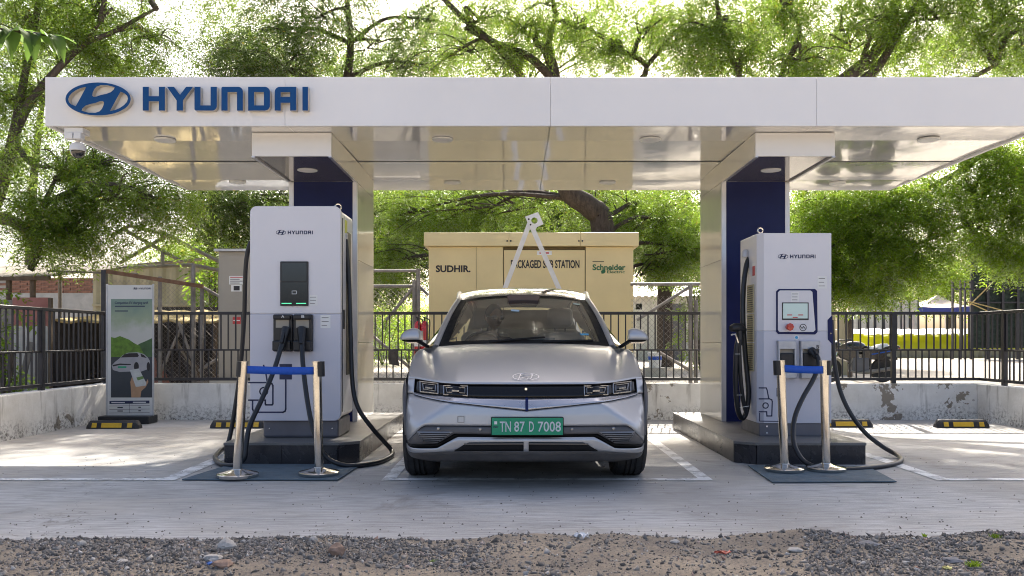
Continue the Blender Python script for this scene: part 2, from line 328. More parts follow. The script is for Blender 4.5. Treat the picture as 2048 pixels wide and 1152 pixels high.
def stones(nst, name, label):
    xs = []; 
    while len(xs) < nst:
        x = rng.uniform(-4.2, 4.2); y = rng.uniform(2.6, 4.86)
        h, t = verge_h(x, y); s = sandiness(x, y)
        if t < .25: 
            if rng.random() > .008: continue
        px = CX+x*F/y
        bias = .25 if (px < 470 or px > 1610) else -.08
        if rng.random() > min(1, max(.15, .52+2.0*(s+bias))): continue
        xs.append((x, y, max(h, 0)))
    c = np.array(xs); k = len(c)
    base = np.array([(1,0,0),(-1,0,0),(0,1,0),(0,-1,0),(0,0,1),(0,0,-1)], float)
    fc = np.array([(0,2,4),(2,1,4),(1,3,4),(3,0,4),(2,0,5),(1,2,5),(3,1,5),(0,3,5)])
    size = np.clip(rng.lognormal(math.log(.0062), .55, k), .0025, .024)
    v = base[None]*(1+rng.uniform(-.4, .4, (k, 6, 3)))+rng.uniform(-.3, .3, (k, 6, 3)); v *= np.array([1, .8, .6])*size[:, None, None]
    q = rng.normal(size=(k, 4)); q /= np.linalg.norm(q, axis=1)[:, None]; a, b_, c2, d = q.T
    Rm = np.stack([np.stack([1-2*(c2*c2+d*d), 2*(b_*c2-a*d), 2*(b_*d+a*c2)], 1), np.stack([2*(b_*c2+a*d), 1-2*(b_*b_+d*d), 2*(c2*d-a*b_)], 1), np.stack([2*(b_*d-a*c2), 2*(c2*d+a*b_), 1-2*(b_*b_+c2*c2)], 1)], 1)
    v = np.einsum('kij,kvj->kvi', Rm, v)+c[:, None]+np.array([0, 0, .0005]); f = fc[None]+np.arange(k)[:, None, None]*6
    me = big_mesh(name, v.reshape(-1, 3), f.reshape(-1, 3))
    m, n, b, o = mk('crushed_stone'); gg = N(n, 'NewGeometry')
    n.links.new(ramp(n, gg.outputs['Random Per Island'], [(0, (.085, .077, .068)), (.45, (.16, .148, .135)), (.8, (.27, .248, .22)), (.9, (.30, .27, .23)), (.97, (.45, .43, .40)), (1, (.34, .2, .14))]), b.inputs['Base Color'])
    b.inputs['Roughness'].default_value = .85; me.materials.append(m)
    return tag(link(name, me), label, 'gravel', kind='stuff')
def big_mesh(name, v, f):
    me = bpy.data.meshes.new(name); k = f.shape[1]
    me.vertices.add(len(v)); me.vertices.foreach_set('co', np.ascontiguousarray(v, 'f').ravel())
    me.loops.add(f.size); me.loops.foreach_set('vertex_index', np.ascontiguousarray(f, 'i').ravel())
    me.polygons.add(len(f)); me.polygons.foreach_set('loop_start', np.arange(0, f.size, k, dtype='i')); me.polygons.foreach_set('loop_total', np.full(len(f), k, 'i'))
    me.update(calc_edges=True); return me
stones(78000, 'gravel', 'dark crushed stone spread along the edge of the concrete')
def debris(k):
    c = np.stack([rng.uniform(-5.2, 5.2, k), 4.75+3.2*rng.random(k)**2.0, np.full(k, .003)], 1); s_ = rng.uniform(.003, .009, k)[:, None]; a = rng.uniform(0, 6.28, k)
    u = np.stack([np.cos(a), np.sin(a), 0*a], 1)*s_; w_ = np.stack([-np.sin(a), np.cos(a), 0*a], 1)*s_*.6; t_ = np.stack([0*a, 0*a, s_[:, 0]*.8], 1)
    v = np.stack([c-u, c+w_, c+u, c-w_, c+t_], 1).reshape(-1, 3); f = np.array([(0,1,4),(1,2,4),(2,3,4),(3,0,4)])[None]+np.arange(k)[:, None, None]*5
    me = big_mesh('debris', v, f.reshape(-1, 3)); me.materials.append(M('grit', (.10, .085, .07), .9, 0, .5, 3)); tag(link('debris', me), 'scattered grit and leaf crumbs lying on the concrete', 'debris', kind='stuff')
debris(900)
def rock(px, py, w, h, mat, label, name='rock'):
    d = depth_at(py, .03); c = P(px, py, d); s = w*d/F/2; bm = bmesh.new(); bmesh.ops.create_icosphere(bm, subdivisions=3, radius=1)
    sd_ = random.uniform(0, 50)
    for v in bm.verts:
        q = v.co.copy(); k = 1+.32*mn.noise(q*1.1+Vector((sd_, 0, 0)))+.12*mn.noise(q*3+Vector((0, sd_, 0)))
        f = Vector((round(q.x*1.6)/1.6, round(q.y*1.6)/1.6, round(q.z*1.6)/1.6)); q = q.lerp(f, .28)*k
        v.co = Vector((q.x*s*.9, q.y*s*.75, q.z*h*d/F/2*1.0+h*d/F*.24))
    me = bpy.data.meshes.new(name); bm.to_mesh(me); bm.free(); me.materials.append(MT[mat]); me.polygons.foreach_set('use_smooth', [True]*len(me.polygons)); me.set_sharp_from_angle(angle=R(28))
    zz = verge_h(c.x, d)[0]
    return tag(link(name, me, None, (c.x, d, zz)), label, 'rock', 'loose rocks on the verge')
rock(674, 1117, 37, 30, 'stone_brown', 'round reddish brown rock lying on the gravel verge')
rock(452, 1100, 42, 26, 'stone_white', 'pale angular rock at the edge of the concrete slab')
rock(428, 1122, 38, 16, 'stone_white', 'flat pale rock lying in front of the angular pale rock')
rock(627, 1093, 19, 15, 'stone_white', 'small pale rock beside the round reddish brown rock')
rock(246, 1122, 25, 9, 'stone_white', 'thin pale stone flake among dark gravel below the banner')
rock(163, 1091, 18, 12, 'stone_white', 'small cream rock in the gravel near the corner of the verge')
rock(1905, 1120, 40, 14, 'stone_grey', 'flat dark grey stone slab in the gravel below the wheel stop')
rock(1590, 1100, 30, 10, 'stone_white', 'low pale rock at the end of the sandy patch')
rock(1735, 1092, 46, 10, 'stone_grey', 'long flat grey stone lying near the small green seedling')
rock(445, 1140, 44, 20, 'stone_brown', 'low brown rock at the bottom edge of the verge')
rock(1350, 1078, 22, 9, 'stone_white', 'small pale stone between white scrap and orange scrap')
def scrap(px, py, w, h, mat, label, cat):
    d = depth_at(py, .03); c = P(px, py, d); zz = verge_h(c.x, d)[0]+.004; s = MB(); W = w*d/F; D = max(.03, h*d/F*1.4)
    zz = max(zz, .003)
    s.grid(lambda u, v: (c.x+(u-.5)*W+.01*math.sin(9*v), d+(v-.5)*D+.012*math.sin(7*u), zz+h*d/F*.7*abs(math.sin(5*u+2.3*v)*math.cos(4*v-u))), 8, 6)
    o = s.build('litter_scrap', mat, None, 60); md = o.modifiers.new('t', 'SOLIDIFY'); md.thickness = .002; return tag(o, label, cat)
scrap(1163, 1074, 24, 14, MT['plastic_white'], 'crumpled white plastic scrap at the edge of the slab', 'litter')
scrap(1445, 1103, 28, 7, M('orange_plastic', (.5, .09, .05), .4), 'crumpled orange strip lying on the sandy patch', 'litter')
scrap(1893, 1137, 10, 6, M('yellow_paper', (.6, .55, .2), .6), 'small yellow paper scrap in the dark gravel', 'litter')
scrap(419, 1132, 8, 6, M('blue_plastic', (.03, .12, .4), .5), 'tiny blue plastic scrap beside the low brown rock', 'litter')
def tuft(px, py, hpx, nb, name, label, mat, wide=.02):
    d = depth_at(py, .02); c = P(px, py, d); t = thing(name, label, 'plant', (c.x, d, max(0, verge_h(c.x, d)[0]))); H_ = hpx*d/F
    s = MB()
    for i in range(nb):
        a = random.uniform(0, 6.28); l = H_*random.uniform(.6, 1.1); q = random.uniform(.2, .8)*l; w_ = wide*random.uniform(.6, 1)
        b0 = Vector((c.x, d, t.location.z))+Vector((random.uniform(-1, 1), random.uniform(-1, 1), 0))*H_*(.1 if nb < 12 else 1.1)
        dr = Vector((math.cos(a), math.sin(a), 0)); sdv = Vector((-math.sin(a), math.cos(a), 0))*w_/2
        m1 = b0+dr*q*.6+Vector((0, 0, l*.7)); tp = b0+dr*q*1.3+Vector((0, 0, l))
        s.add([b0-sdv*.2, b0+sdv*.2, m1+sdv, tp, m1-sdv], [(0, 1, 2, 3, 4)])
    s.build('leaves', MT[mat], t, fix=False)
tuft(1850, 1076, 13, 9, 'seedling', 'small green seedling sprouting at the edge of the slab', 'leaf_lime')
tuft(1945, 1136, 12, 46, 'weed_tuft', 'low green weed tuft growing in the dark gravel', 'leaf', .008)
tuft(1990, 1085, 8, 46, 'weed_tuft', 'thin weed tuft along the slab edge by the frame corner', 'leaf', .007)
tuft(870, 1128, 6, 30, 'weed_tuft', 'faint weed tuft in the gravel below the car', 'leaf', .006)

# ================================================================ low walls and railings
def lowwall(name, x0, x1, y0, y1, label):
    s = MB(); s.box(x0, x1, y0, y1, -.15, .487)
    o = s.build(name, MT['wall'], None, bevel=.012); return tag(o, label, 'wall')
lowwall('low_wall', XL-.22, XR+.22, YB, YB+.2, 'whitewashed low wall with peeling patches running behind the chargers')
lowwall('low_wall', XL-.2, XL, 6.9, YB-.003, 'stained low side wall under the railing beside the banner')
lowwall('low_wall', XR, XR+.2, 6.9, YB-.003, 'mouldy low side wall under the railing beyond the right charger')
ubar = MB().box(-.0085, .0085, -.0085, .0085, .95, 1.42).mesh('bar', MT['fence']); lbar = MB().box(-.0085, .0085, -.0085, .0085, .565, .93).mesh('bar', MT['fence'])
def railing(A, B, label, post0=True, post1=True, thick=.055, sp=.098, foot=None):
    A, B = Vector((*A, 0)), Vector((*B, 0)); L = (B-A).length; d = (B-A)/L; ang = math.atan2(d.y, d.x)
    t = thing('railing', label, 'railing', A, 'black steel railings on the low walls'); t.rotation_euler = (0, 0, ang)
    def rail(z, w, tk):
        s = MB().box(0, L, -w/2, w/2, z-tk/2, z+tk/2); o = link('rail', s.mesh('rail', MT['fence']), t)
        b = o.modifiers.new('edge', 'BEVEL'); b.width = .004
    rail(1.437, .05, .04); rail(.94, .03, .022); rail(.545, .045, .04)
    for x, on in ((0, post0), (L, post1)):
        if on:
            s = MB().box(x-thick/2, x+thick/2, -thick/2, thick/2, .487, 1.455); link('post', s.mesh('post', MT['fence']), t)
            s = MB().box(x-.02, x+.02, -.02, .02, .47, .505); link('post_foot', s.mesh('post_foot', MT['rust']), t)
    k = int(L/sp)
    for i in range(k):
        x = (i+.5)*L/k+random.uniform(-.012, .012)
        link('bar', ubar, t, (x, 0, 0)); x2 = i*L/k+random.uniform(-.01, .01)
        if i: link('bar', lbar, t, (x2, 0, 0))
    return t
yf = YB+.1
railing((XL-.1, 7.0), (XL-.1, 9.95), 'side railing panel nearest the camera next to the tin roofed yard', sp=.105)
railing((XL-.1, 9.95), (XL-.1, yf), 'side railing panel ending at the corner behind the banner', False, True, sp=.105)
railing((XL-.1, yf), (-3.05, yf), 'back railing panel between the banner and the left charger', False)
railing((-3.05, yf), (-.55, yf), 'back railing panel behind the left pillar with the grey rag', False)
railing((-.55, yf), (2.55, yf), 'back railing panel behind the car in front of the substation', False)
railing((2.55, yf), (5.12, yf), 'back railing panel behind the right charger and motorcycle', False)
railing((5.12, yf), (XR+.1, yf), 'short back railing panel in front of the lime tarpaulin', False, False)
railing((XR+.1, 10.95), (XR+.1, yf), 'short side railing panel at the far corner of the bays', True, False)
railing((XR+.1, 7.0), (XR+.1, 10.95), 'side railing panel at the frame edge beyond the wheel stops', True, False, sp=.105)

# ================================================================ canopy
ZC, ZT, D0, D1, CX0, CX1 = 3.012, 3.438, 7.625, 10.92, -4.22, 4.81
cn = thing('canopy', 'white flat charging station canopy carried on two clad pillars', 'canopy', (.3, 9.7, 0))
sx = [CX0, -2.068, .314, 2.70, CX1]
for i in range(4):
    s = MB().box(sx[i]+(.001 if i else 0), sx[i+1]-(.001 if i < 3 else 0), D0, D0+.03, ZC-.012, ZT); s.build('fascia_panel', MT['fascia'], cn, bevel=.003)
MB().box(CX0, CX0+.03, D0+.032, D1-.032, ZC-.012, ZT).build('fascia_panel', MT['fascia'], cn); MB().box(CX1-.03, CX1, D0+.032, D1-.032, ZC-.012, ZT).build('fascia_panel', MT['fascia'], cn)
MB().box(CX0, CX1, D1-.03, D1, ZC-.012, ZT).build('fascia_panel', MT['fascia'], cn)
MB().box(CX0+.04, CX1-.04, D0+.04, D1-.04, ZC+.12, ZT-.03).build('roof_deck', MT['galv'], cn)
m, n, b, o_ = mk('glossy_soffit'); v_ = coords(n)
n.links.new(mix(n, ramp(n, noise(n, v_, 1.2, 4), [(.3, 0.0), (.7, 1.0)]), (.78, .77, .75), (.84, .83, .81)), b.inputs['Base Color'])
b.inputs['Metallic'].default_value = .35; b.inputs['Roughness'].default_value = .07; b.inputs['Coat Weight'].default_value = .8; b.inputs['Coat Roughness'].default_value = .02
bump(n, b, noise(n, coords(n, (1, .6, 1)), 2.2, 2), .35, .02); MT['soffit'] = m
rows = [(D0+.034, 8.26, .012, -.02), (8.26, 9.27, .022, -.012), (9.27, 10.22, .012, -.052), (10.22, D1-.034, .0, -.075)]
for (ya, yb, s0, s1) in rows:
    for i in range(4):
        xa, xb = sx[i]+(.003 if i else .034), sx[i+1]-(.003 if i < 3 else .034); ph = random.uniform(-.004, .004)
        def fn(u, v, xa=xa, xb=xb, ya=ya, yb=yb, s0=s0+ph, s1=s1+ph):
            L = yb-ya-.003; y = ya+.0015+v*L
            return (xa+(xb-xa)*u, y, ZC+.006+L*(s0*v+(s1-s0)*v*v/2))
        s = MB(); s.grid(fn, 4, 14); o = s.build('soffit_panel', MT['soffit'], cn, smooth=60)
def downlight(x, y, z):
    s = MB(); s.lathe([(.075, 0), (.1, -.002), (.1, .012), (.075, .012)], (x, y, z), n=28); o = s.build('downlight', MT['sticker'], cn, smooth=30)
    s = MB(); s.lathe([(.0, .0), (.076, .001), (.076, .004)], (x, y, z), n=24); s.build('lens', M('opal_lens', (.62, .58, .5), .3), o)
for px, py in ((1300, 278), (1857, 278), (885, 278), (330, 279), (475, 363), (1675, 365), (1215, 364), (905, 364)):
    d = (ZC-H)*F/(CY-py); downlight(PX(px, d), d, ZC-.012)
for (xa, xb, inner) in ((-2.46, -1.72, 1), (2.24, 2.98, -1)):
    ya, yp, yq, za = 7.93, 9.24, 10.3, 2.795
    # arm under the soffit
    MB().box(xa, xb, ya, ya+.03, za, ZC+.002).build('arm_front', MT['white_panel'], cn, bevel=.003)
    for x in (xa, xb-.03): MB().box(x, x+.03, ya+.032, yq, za, ZC+.002).build('arm_side', MT['ivory'], cn)
    MB().box(xa+.032, xb-.032, ya+.032, yp, za+.004, za+.02).build('arm_soffit', MT['dark_panel'], cn)
    for x in (xa-.004, xb-.026): MB().box(x, x+.03, ya, yp-.05, za-.012, za-.001).build('arm_trim', MT['alu'], cn)
    xm = (xa+xb)/2; downlight(xm-.02, 8.62, za+.001)
    # column: navy front in an aluminium frame, ivory side panels in three courses, granite island under it
    MB().box(xa+.05, xb-.05, yp, yp+.03, .19, za+.003).build('column_front', MT['navy_panel'], cn)
    for x in (xa, xb-.05): MB().box(x, x+.05, yp-.006, yp+.03, .19, za-.002).build('column_trim', MT['alu'], cn, bevel=.003)
    for x in (xa, xb-.04):
        zs = [.19, 1.05, 1.95, za-.002]
        for k in range(3): MB().box(x, x+.04, yp+.034, yq, zs[k]+.002, zs[k+1]-.002).build('column_panel', MT['ivory'], cn)
    MB().box(xa+.04, xb-.04, yq-.03, yq, .19, za).build('column_back', MT['ivory'], cn)
# dome camera under the canopy corner
c = thing('dome_camera', 'white dome security camera hanging from the canopy corner', 'camera', (-3.98, 7.78, ZC-.02))
MB().box(-4.07, -3.90, 7.66, 7.80, 2.945, 2.995).build('mount', MT['plastic_white'], c, bevel=.006)
MB().box(-4.06, -3.985, 7.64, 7.72, 2.89, 2.944).box(-3.975, -3.91, 7.64, 7.72, 2.89, 2.944).build('junction_box', MT['plastic_white'], c, bevel=.005)
MB().tube([(-3.98,7.73,2.95),(-3.98,7.73,2.86)], .022, 10).tube([(-3.93,7.70,2.9),(-3.925,7.70,2.82),(-3.955,7.71,2.8)], .006, 6).build('arm', MT['plastic_white'], c, smooth=40)
MB().lathe([(.02,.075),(.05,.065),(.068,.035),(.07,0),(.062,-.004)], (-3.98,7.73,2.80), n=24).build('housing', MT['plastic_white'], c, smooth=40)
MB().lathe([(.061,0),(.06,-.025),(.045,-.05),(.02,-.064),(.002,-.067)], (-3.98,7.73,2.797), n=24).build('dome', MT['screen'], c, smooth=60)

# ---------------------------------------------------------------- sign: emblem and letters (outlines in units of the cap height)
def arc(cx, cy, rx, ry, a0, a1, n=8): return [(cx+rx*math.cos(R(a0+(a1-a0)*i/n)), cy+ry*math.sin(R(a0+(a1-a0)*i/n))) for i in range(n+1)]
EMB = [[(565+188*math.cos(2*math.pi*i/48), 570+95*math.sin(2*math.pi*i/48)) for i in range(48)],
       [(497,500),(468,506),(440,518),(415,535),(399,553),(393,571),(397,588),(412,602),(436,612),(455,578)],
       [(531,552),(534,534),(543,513),(558,498),(582,490),(620,491),(660,502),(655,516),(638,531),(610,541),(580,547),(556,556),(540,558)]]
EMB += [[(1130-x, 1140-y) for x, y in EMB[1]], [(1130-x, 1140-y) for x, y in EMB[2]]]
LET = [('H', [[(822,500),(857,500),(857,554),(915,554),(915,500),(950,500),(950,637),(915,637),(915,584),(857,584),(857,637),(822,637)]]),
       ('Y', [[(962,500),(1002,500),(1037,546),(1072,500),(1112,500),(1054,578),(1054,637),(1017,637),(1017,578)]]),
       ('U', [[(1120,500),(1155,500),(1155,607),(1213,607),(1213,500),(1249,500)]+arc(1222,610,27,27,0,90,6)+[(1126,637),(1120,630)]]),
       ('N', [[(1275,637),(1275,506),(1281,500)]+[(x, y) for x, y in arc(1372,527,27,27,-90,0,6)]+[(1399,637),(1365,637),(1365,530),(1311,530),(1311,637)]]),
       ('D', [[(1429,500)]+arc(1525,530,30,30,-90,0,6)+arc(1525,607,30,30,0,90,6)+[(1429,637)], [(1464,530),(1520,530),(1520,607),(1464,607)]]),
       ('A', [[(1582,637),(1582,530)]+arc(1612,530,30,30,180,270,6)+[(1707,500),(1707,637),(1671,637),(1671,592),(1617,592),(1617,637)], [(1617,531),(1671,531),(1671,558),(1617,558)]]),
       ('I', [[(1742,500),(1774,500),(1774,637),(1742,637)]])]
def outl(polys, x0, z0, k): return [[((x)*k-x0, z0-y*k) for x, y in p] for p in polys]
sg = thing('sign', 'large blue raised emblem and HYUNDAI letters mounted on the canopy fascia', 'sign', (P(377, 224, 7.6)))
kz = 7.565/F/2.88; ox, oz = CX*7.565/F, H+CY*7.565/F
def sign_piece(polys, name):
    me = curve_mesh(outl(polys, ox, oz, kz), .055, name, [MT['sign_blue'], MT['sign_side']]); return put(name, me, sg, (0, 7.565, 0))
sign_piece(EMB, 'emblem')
for ch, pl in LET: sign_piece(pl, 'letter')
def wordmark(x0, x1, zc, y, mat, parent, split=False, depth=.0015):
    allp = [p for p in EMB]; k = (x1-x0)/(1774-377)*1.0
    me = curve_mesh([[((px_-377)*k, (570-py_)*k) for px_, py_ in p] for p in allp]+[[((px_-377)*k, (570-py_)*k*1.0) for px_, py_ in p] for _, l in LET for p in l], depth, 'wordmark', mat)
    return put('wordmark', me, parent, (x0, y, zc))

# ================================================================ charger islands, mats, wheel stops, stanchions
def island(x0, x1, side, label):
    ya, yb, ch = 7.36, 10.38, .16
    if side > 0: pts = [(x0, ya), (x1-ch, ya), (x1, ya+ch*.8), (x1, yb), (x0, yb)]
    else: pts = [(x0+ch, ya), (x1, ya), (x1, yb), (x0, yb), (x0, ya+ch*.8)]
    t = thing('charger_island', label, 'kerb island', ((x0+x1)/2, ya, 0), 'granite clad islands')
    s = MB(); cxm = (x0+x1)/2
    inn = [(cxm+(x-cxm)*.975, 8.9+(y-8.9)*.993) for x, y in pts]
    k = len(pts)
    for i in range(k):
        a, b_ = inn[i], inn[(i+1) % k]; L = math.hypot(b_[0]-a[0], b_[1]-a[1]); nn = max(1, round(L/.62))
        for j in range(nn):
            p = Vector((*a, 0)).lerp(Vector((*b_, 0)), j/nn); q = Vector((*a, 0)).lerp(Vector((*b_, 0)), (j+1)/nn); e = (q-p).normalized()*.0015
            MB().bar(p+e+Vector((0,0,.083)), q-e+Vector((0,0,.083)), .02, .166).build('side_slab', MT['granite'] if i < 2 or (side < 0 and i in (0, 4)) else MT['granite_side'], t)
    MB().prism([(cxm+(x-cxm)*.94, 8.9+(y-8.9)*.98) for x, y in inn], 0, .16, 'z').build('core', MT['granite_side'], t)
    n_ = 4
    for j in range(n_):
        y0_, y1_ = ya+(yb-ya)*j/n_, ya+(yb-ya)*(j+1)/n_
        if j == 0:
            pp = [p for p in pts if p[1] < y0_+ch+.01]
            poly = pp+([(x1, y1_), (x0, y1_)] if side > 0 else [(x1, y1_), (x0, y1_)])
            if side < 0: poly = [(x0+ch, ya), (x1, ya), (x1, y1_), (x0, y1_), (x0, ya+ch*.8)]
            else: poly = [(x0, ya), (x1-ch, ya), (x1, ya+ch*.8), (x1, y1_), (x0, y1_)]
        else: poly = [(x0, y0_+.002), (x1, y0_+.002), (x1, y1_), (x0, y1_)]
        MB().prism(poly, .166, .19, 'z').build('top_slab', MT['granite_top'], t, bevel=.003)
island(-2.53, -1.37, 1, 'dark granite clad island under the tall charger beside the car')
island(1.92, 3.04, -1, 'dark granite clad island under the charger with the red knob')
def rubber_mat(pts, label):
    s = MB(); s.prism(pts, .006, .014, 'z'); tag(s.build('rubber_mat', MT['mat'], None, bevel=.002), label, 'mat', 'blue grey floor mats')
rubber_mat([(-2.56,6.52),(-1.36,6.50),(-1.32,7.3),(-2.45,7.32)], 'blue grey rubber mat in front of the tall charger')
rubber_mat([(1.93,6.40),(2.88,6.42),(2.98,7.2),(1.98,7.25)], 'blue grey rubber mat lying askew in front of the right charger')
def wheel_stop(px0, px1, py, label):
    d = depth_at(py); x0, x1 = PX(px0, d), PX(px1, d); L = x1-x0; t = thing('wheel_stop', label, 'wheel stop', ((x0+x1)/2, d, 0), 'rubber wheel stops')
    prof = [(d, 0), (d+.15, 0), (d+.13, .07), (d+.105, .095), (d+.05, .095), (d+.022, .07)]
    s = MB(); n_ = len(prof); e = .035
    va = [(x0, y, z) for y, z in prof]; vb_ = [(x0+e, y, z) for y, z in prof]; vc = [(x1-e, y, z) for y, z in prof]; vd = [(x1, y, z) for y, z in prof]
    va = [(x, d+.075+(y-d-.075)*.75, z*.45) for x, y, z in va]; vd = [(x, d+.075+(y-d-.075)*.75, z*.45) for x, y, z in vd]
    rings = [va, vb_, vc, vd]; vs = [p for r_ in rings for p in r_]
    fs = [(r_*n_+i, r_*n_+(i+1) % n_, (r_+1)*n_+(i+1) % n_, (r_+1)*n_+i) for r_ in range(3) for i in range(n_)]+[tuple(range(n_)), tuple(range(4*n_-1, 3*n_-1, -1))]
    s.add(vs, fs); s.build('body', MT['rubber'], t, bevel=.006)
    def pt(x, f): # on the sloping front face
        return (x, d+.001+.023*f-.004, .014+.062*f)
    for a, b_ in ((.12, .21), (.30, .68), (.79, .88)):
        xa, xb = x0+L*a, x0+L*b_; q = [pt(xa, .05), pt(xb, .05), pt(xb, .92), pt(xa, .92)]
        MB().hexa([(p[0], p[1]+dy, p[2]) for dy in (0, .012) for p in q]).build('reflector', MT['yellow'], t)
wheel_stop(170, 276, 858, 'yellow and black wheel stop in front of the banner')
wheel_stop(418, 530, 857, 'wheel stop partly hidden behind the stanchion and charger')
wheel_stop(1640, 1748, 855, 'wheel stop partly hidden behind the right charger')
wheel_stop(1876, 1982, 856, 'yellow and black wheel stop standing free near the mouldy wall')
def stanchion(px, py, topx, topy, label, belt_to=None, cass=1):
    d = depth_at(py); x = PX(px, d); z1 = PZ(topy, d); xt = PX(topx, d); t = thing('stanchion', label, 'stanchion', (x, d, .014), 'polished steel queue stanchions')
    MB().lathe([(.158,0),(.16,.004),(.16,.022),(.152,.028),(.09,.042),(.06,.05),(.042,.056),(.04,.06)], (x, d, .016), n=40).build('base', MT['steel'], t, smooth=28)
    MB().tube([(x, d, .07), (xt, d, z1)], .0345, 24).build('post', MT['steel'], t, smooth=40)
    ax = Vector((xt-x, 0, z1-.07)).normalized(); tp = Vector((xt, d, z1))
    MB().tube([tp-ax*.115+Vector((cass*.018,.006,0)), tp+ax*.004+Vector((cass*.018,.006,0))], .040, 20).build('cassette', MT['black'], t, smooth=40)
    MB().tube([tp-ax*.001, tp+ax*.006], .036, 20).build('cap', MT['steel'], t, smooth=40)
    if belt_to:
        q = Vector(belt_to); s = MB(); a0 = tp-ax*.058
        s.grid(lambda u, v: (a0.lerp(q, u)+Vector((0, -.012-.006*math.sin(3*u), (v-.5)*.06-.004*math.sin(math.pi*u)))), 14, 2)
        o = s.build('belt', MT['belt'], t, smooth=60); md = o.modifiers.new('t', 'SOLIDIFY'); md.thickness = .003
    return tp
a = P(636, 730, depth_at(953)); stanchion(475, 957, 488, 724, 'leaning steel stanchion in front of the charger with the blue belt reel', (a.x-.02, a.y, a.z-.045), -1)
stanchion(638, 953, 634, 724, 'steel stanchion standing between the tall charger and the car')
a = P(1650, 730, depth_at(945)); stanchion(1569, 945, 1561, 722, 'steel stanchion nearest the pillar in front of the right charger', (a.x-.02, a.y, a.z-.04), -1)
stanchion(1652, 944, 1648, 722, 'steel stanchion in front of the right edge of the right charger')
# ================================================================ chargers and banner
def spline(pts, n=8):
    p = [Vector(q) for q in pts]; p = [p[0]*2-p[1]]+p+[p[-1]*2-p[-2]]; out = []
    for i in range(1, len(p)-2):
        for k in range(n):
            t = k/n; a, b_, c_, d_ = p[i-1:i+3]
            out.append(.5*((2*b_)+(c_-a)*t+(2*a-5*b_+4*c_-d_)*t*t+(3*b_-a-3*c_+d_)*t**3))
    return out+[p[-2]]
def hose(pts, r, parent, name='cable', mat='cable'):
    s = MB(); s.tube(spline([P(*q) for q in pts]), r, 12); return s.build(name, MT[mat], parent, smooth=60)
def rrect(x0, x1, z0, z1, r, n=6, corners=(1,1,1,1)):   # corners: bl br tr tl
    out = []
    for (cx_, cz_, a0, on) in ((x0+r, z0+r, 180, corners[0]), (x1-r, z0+r, 270, corners[1]), (x1-r, z1-r, 0, corners[2]), (x0+r, z1-r, 90, corners[3])):
        if on: out += arc(cx_, cz_, r, r, a0, a0+90, n)
        else: out += [{180: (x0, z0), 270: (x1, z0), 0: (x1, z1), 90: (x0, z1)}[a0]]
    return out
def prnt(pts, d, w, mat, parent, name='printed_line', y=None, closed=False):
    q = [P(a, b_, d) for a, b_ in pts]
    if closed: q.append(q[0])
    s = MB(); yy = d if y is None else y
    for a, b_ in zip(q, q[1:]):
        a, b_ = Vector((a.x, yy, a.z)), Vector((b_.x, yy, b_.z)); e = (b_-a).normalized()*w*.42; s.bar(a-e, b_+e, w, .0012, up=(0,1,0))
    return s.build(name, mat, parent)
def plate(px0, px1, py0, py1, d, t, mat, parent, name, r=0, bevel=0, y=None, corners=(1,1,1,1)):
    x0, x1, z0, z1 = PX(px0, d), PX(px1, d), PZ(py1, d), PZ(py0, d); yy = d if y is None else y
    s = MB(); s.prism(rrect(x0, x1, z0, z1, r, corners=corners) if r else [(x0,z0),(x1,z0),(x1,z1),(x0,z1)], yy-t, yy); return s.build(name, MT[mat] if isinstance(mat, str) else mat, parent, bevel=bevel)
def label_sticker(px0, px1, py0, py1, d, parent, y, lines=3):
    o = plate(px0, px1, py0, py1, d, .001, 'sticker', parent, 'sticker', y=y)
    for k in range(lines):
        f = (k+.7)/(lines+.4); z = PZ(py0+(py1-py0)*f, d); w_ = PX(px1, d)-PX(px0, d)
        MB().box(PX(px0, d)+w_*.12, PX(px1, d)-w_*random.uniform(.1, .35), y-.0018, y-.0011, z-.0022, z+.0022).build('print', MT['ink'], o)
    return o
def connector(tip, back, parent, r=.028):
    t, b_ = Vector(tip), Vector(back); s = MB(); a = t.lerp(b_, .0)
    s.tube([t, t.lerp(b_, .18), t.lerp(b_, .45), t.lerp(b_, .8), b_], [r*1.25, r*1.3, r*1.05, r*.85, r*.8], 12)
    m_ = t.lerp(b_, .3); s.bar(m_+Vector((-.0,-.02,.02)), t.lerp(b_, .75)+Vector((0,-.03,.01)), .03, .03); return s.build('connector', MT['black'], parent, smooth=40, bevel=.004)
# ---- tall charger on the island beside the car
D = 7.68; xa, xb, za, zb, zs = -2.40, -1.58, .347, 2.29, 1.314
c1 = thing('ev_charger', 'tall white rounded charger with dark screen and two black plug holsters', 'ev charger', ((xa+xb)/2, D+.3, .19))
MB().prism(rrect(xa, xb, zs+.001, zb, .06, corners=(0,0,1,1)), D, D+.07).build('upper_cover', MT['charger'], c1, bevel=.008, seg=3)
MB().prism(rrect(xa, xb, za, zs-.001, .06, corners=(1,1,0,0)), D, D+.07).build('lower_cover', MT['charger_low'], c1, bevel=.008, seg=3)
MB().prism(rrect(xa+.012, xb-.012, za+.015, zb-.012, .05), D+.072, 8.3).build('cabinet_body', MT['charger'], c1, smooth=30)
MB().box(xb-.0115, xb-.008, 7.98, 8.2, .75, 2.1).build('side_grille', MT['black'], c1); MB().box(xb-.0115, xb-.004, 7.85, 7.9, 1.18, 1.36).build('side_latch', MT['black'], c1, bevel=.003)
MB().box(xb-.0115, xb-.006, 7.8, 7.805, .42, 2.2).build('door_gap', MT['black'], c1); MB().box(xb-.0115, xb-.007, 7.93, 8.02, 2.08, 2.2).build('warning_label', M('yellow_label', (.6, .62, .05), .5), c1)
MB().box(xa+.10, xb-.03, D+.06, 8.28, .19, za+.01).build('pedestal', MT['grey_base'], c1, bevel=.02); 
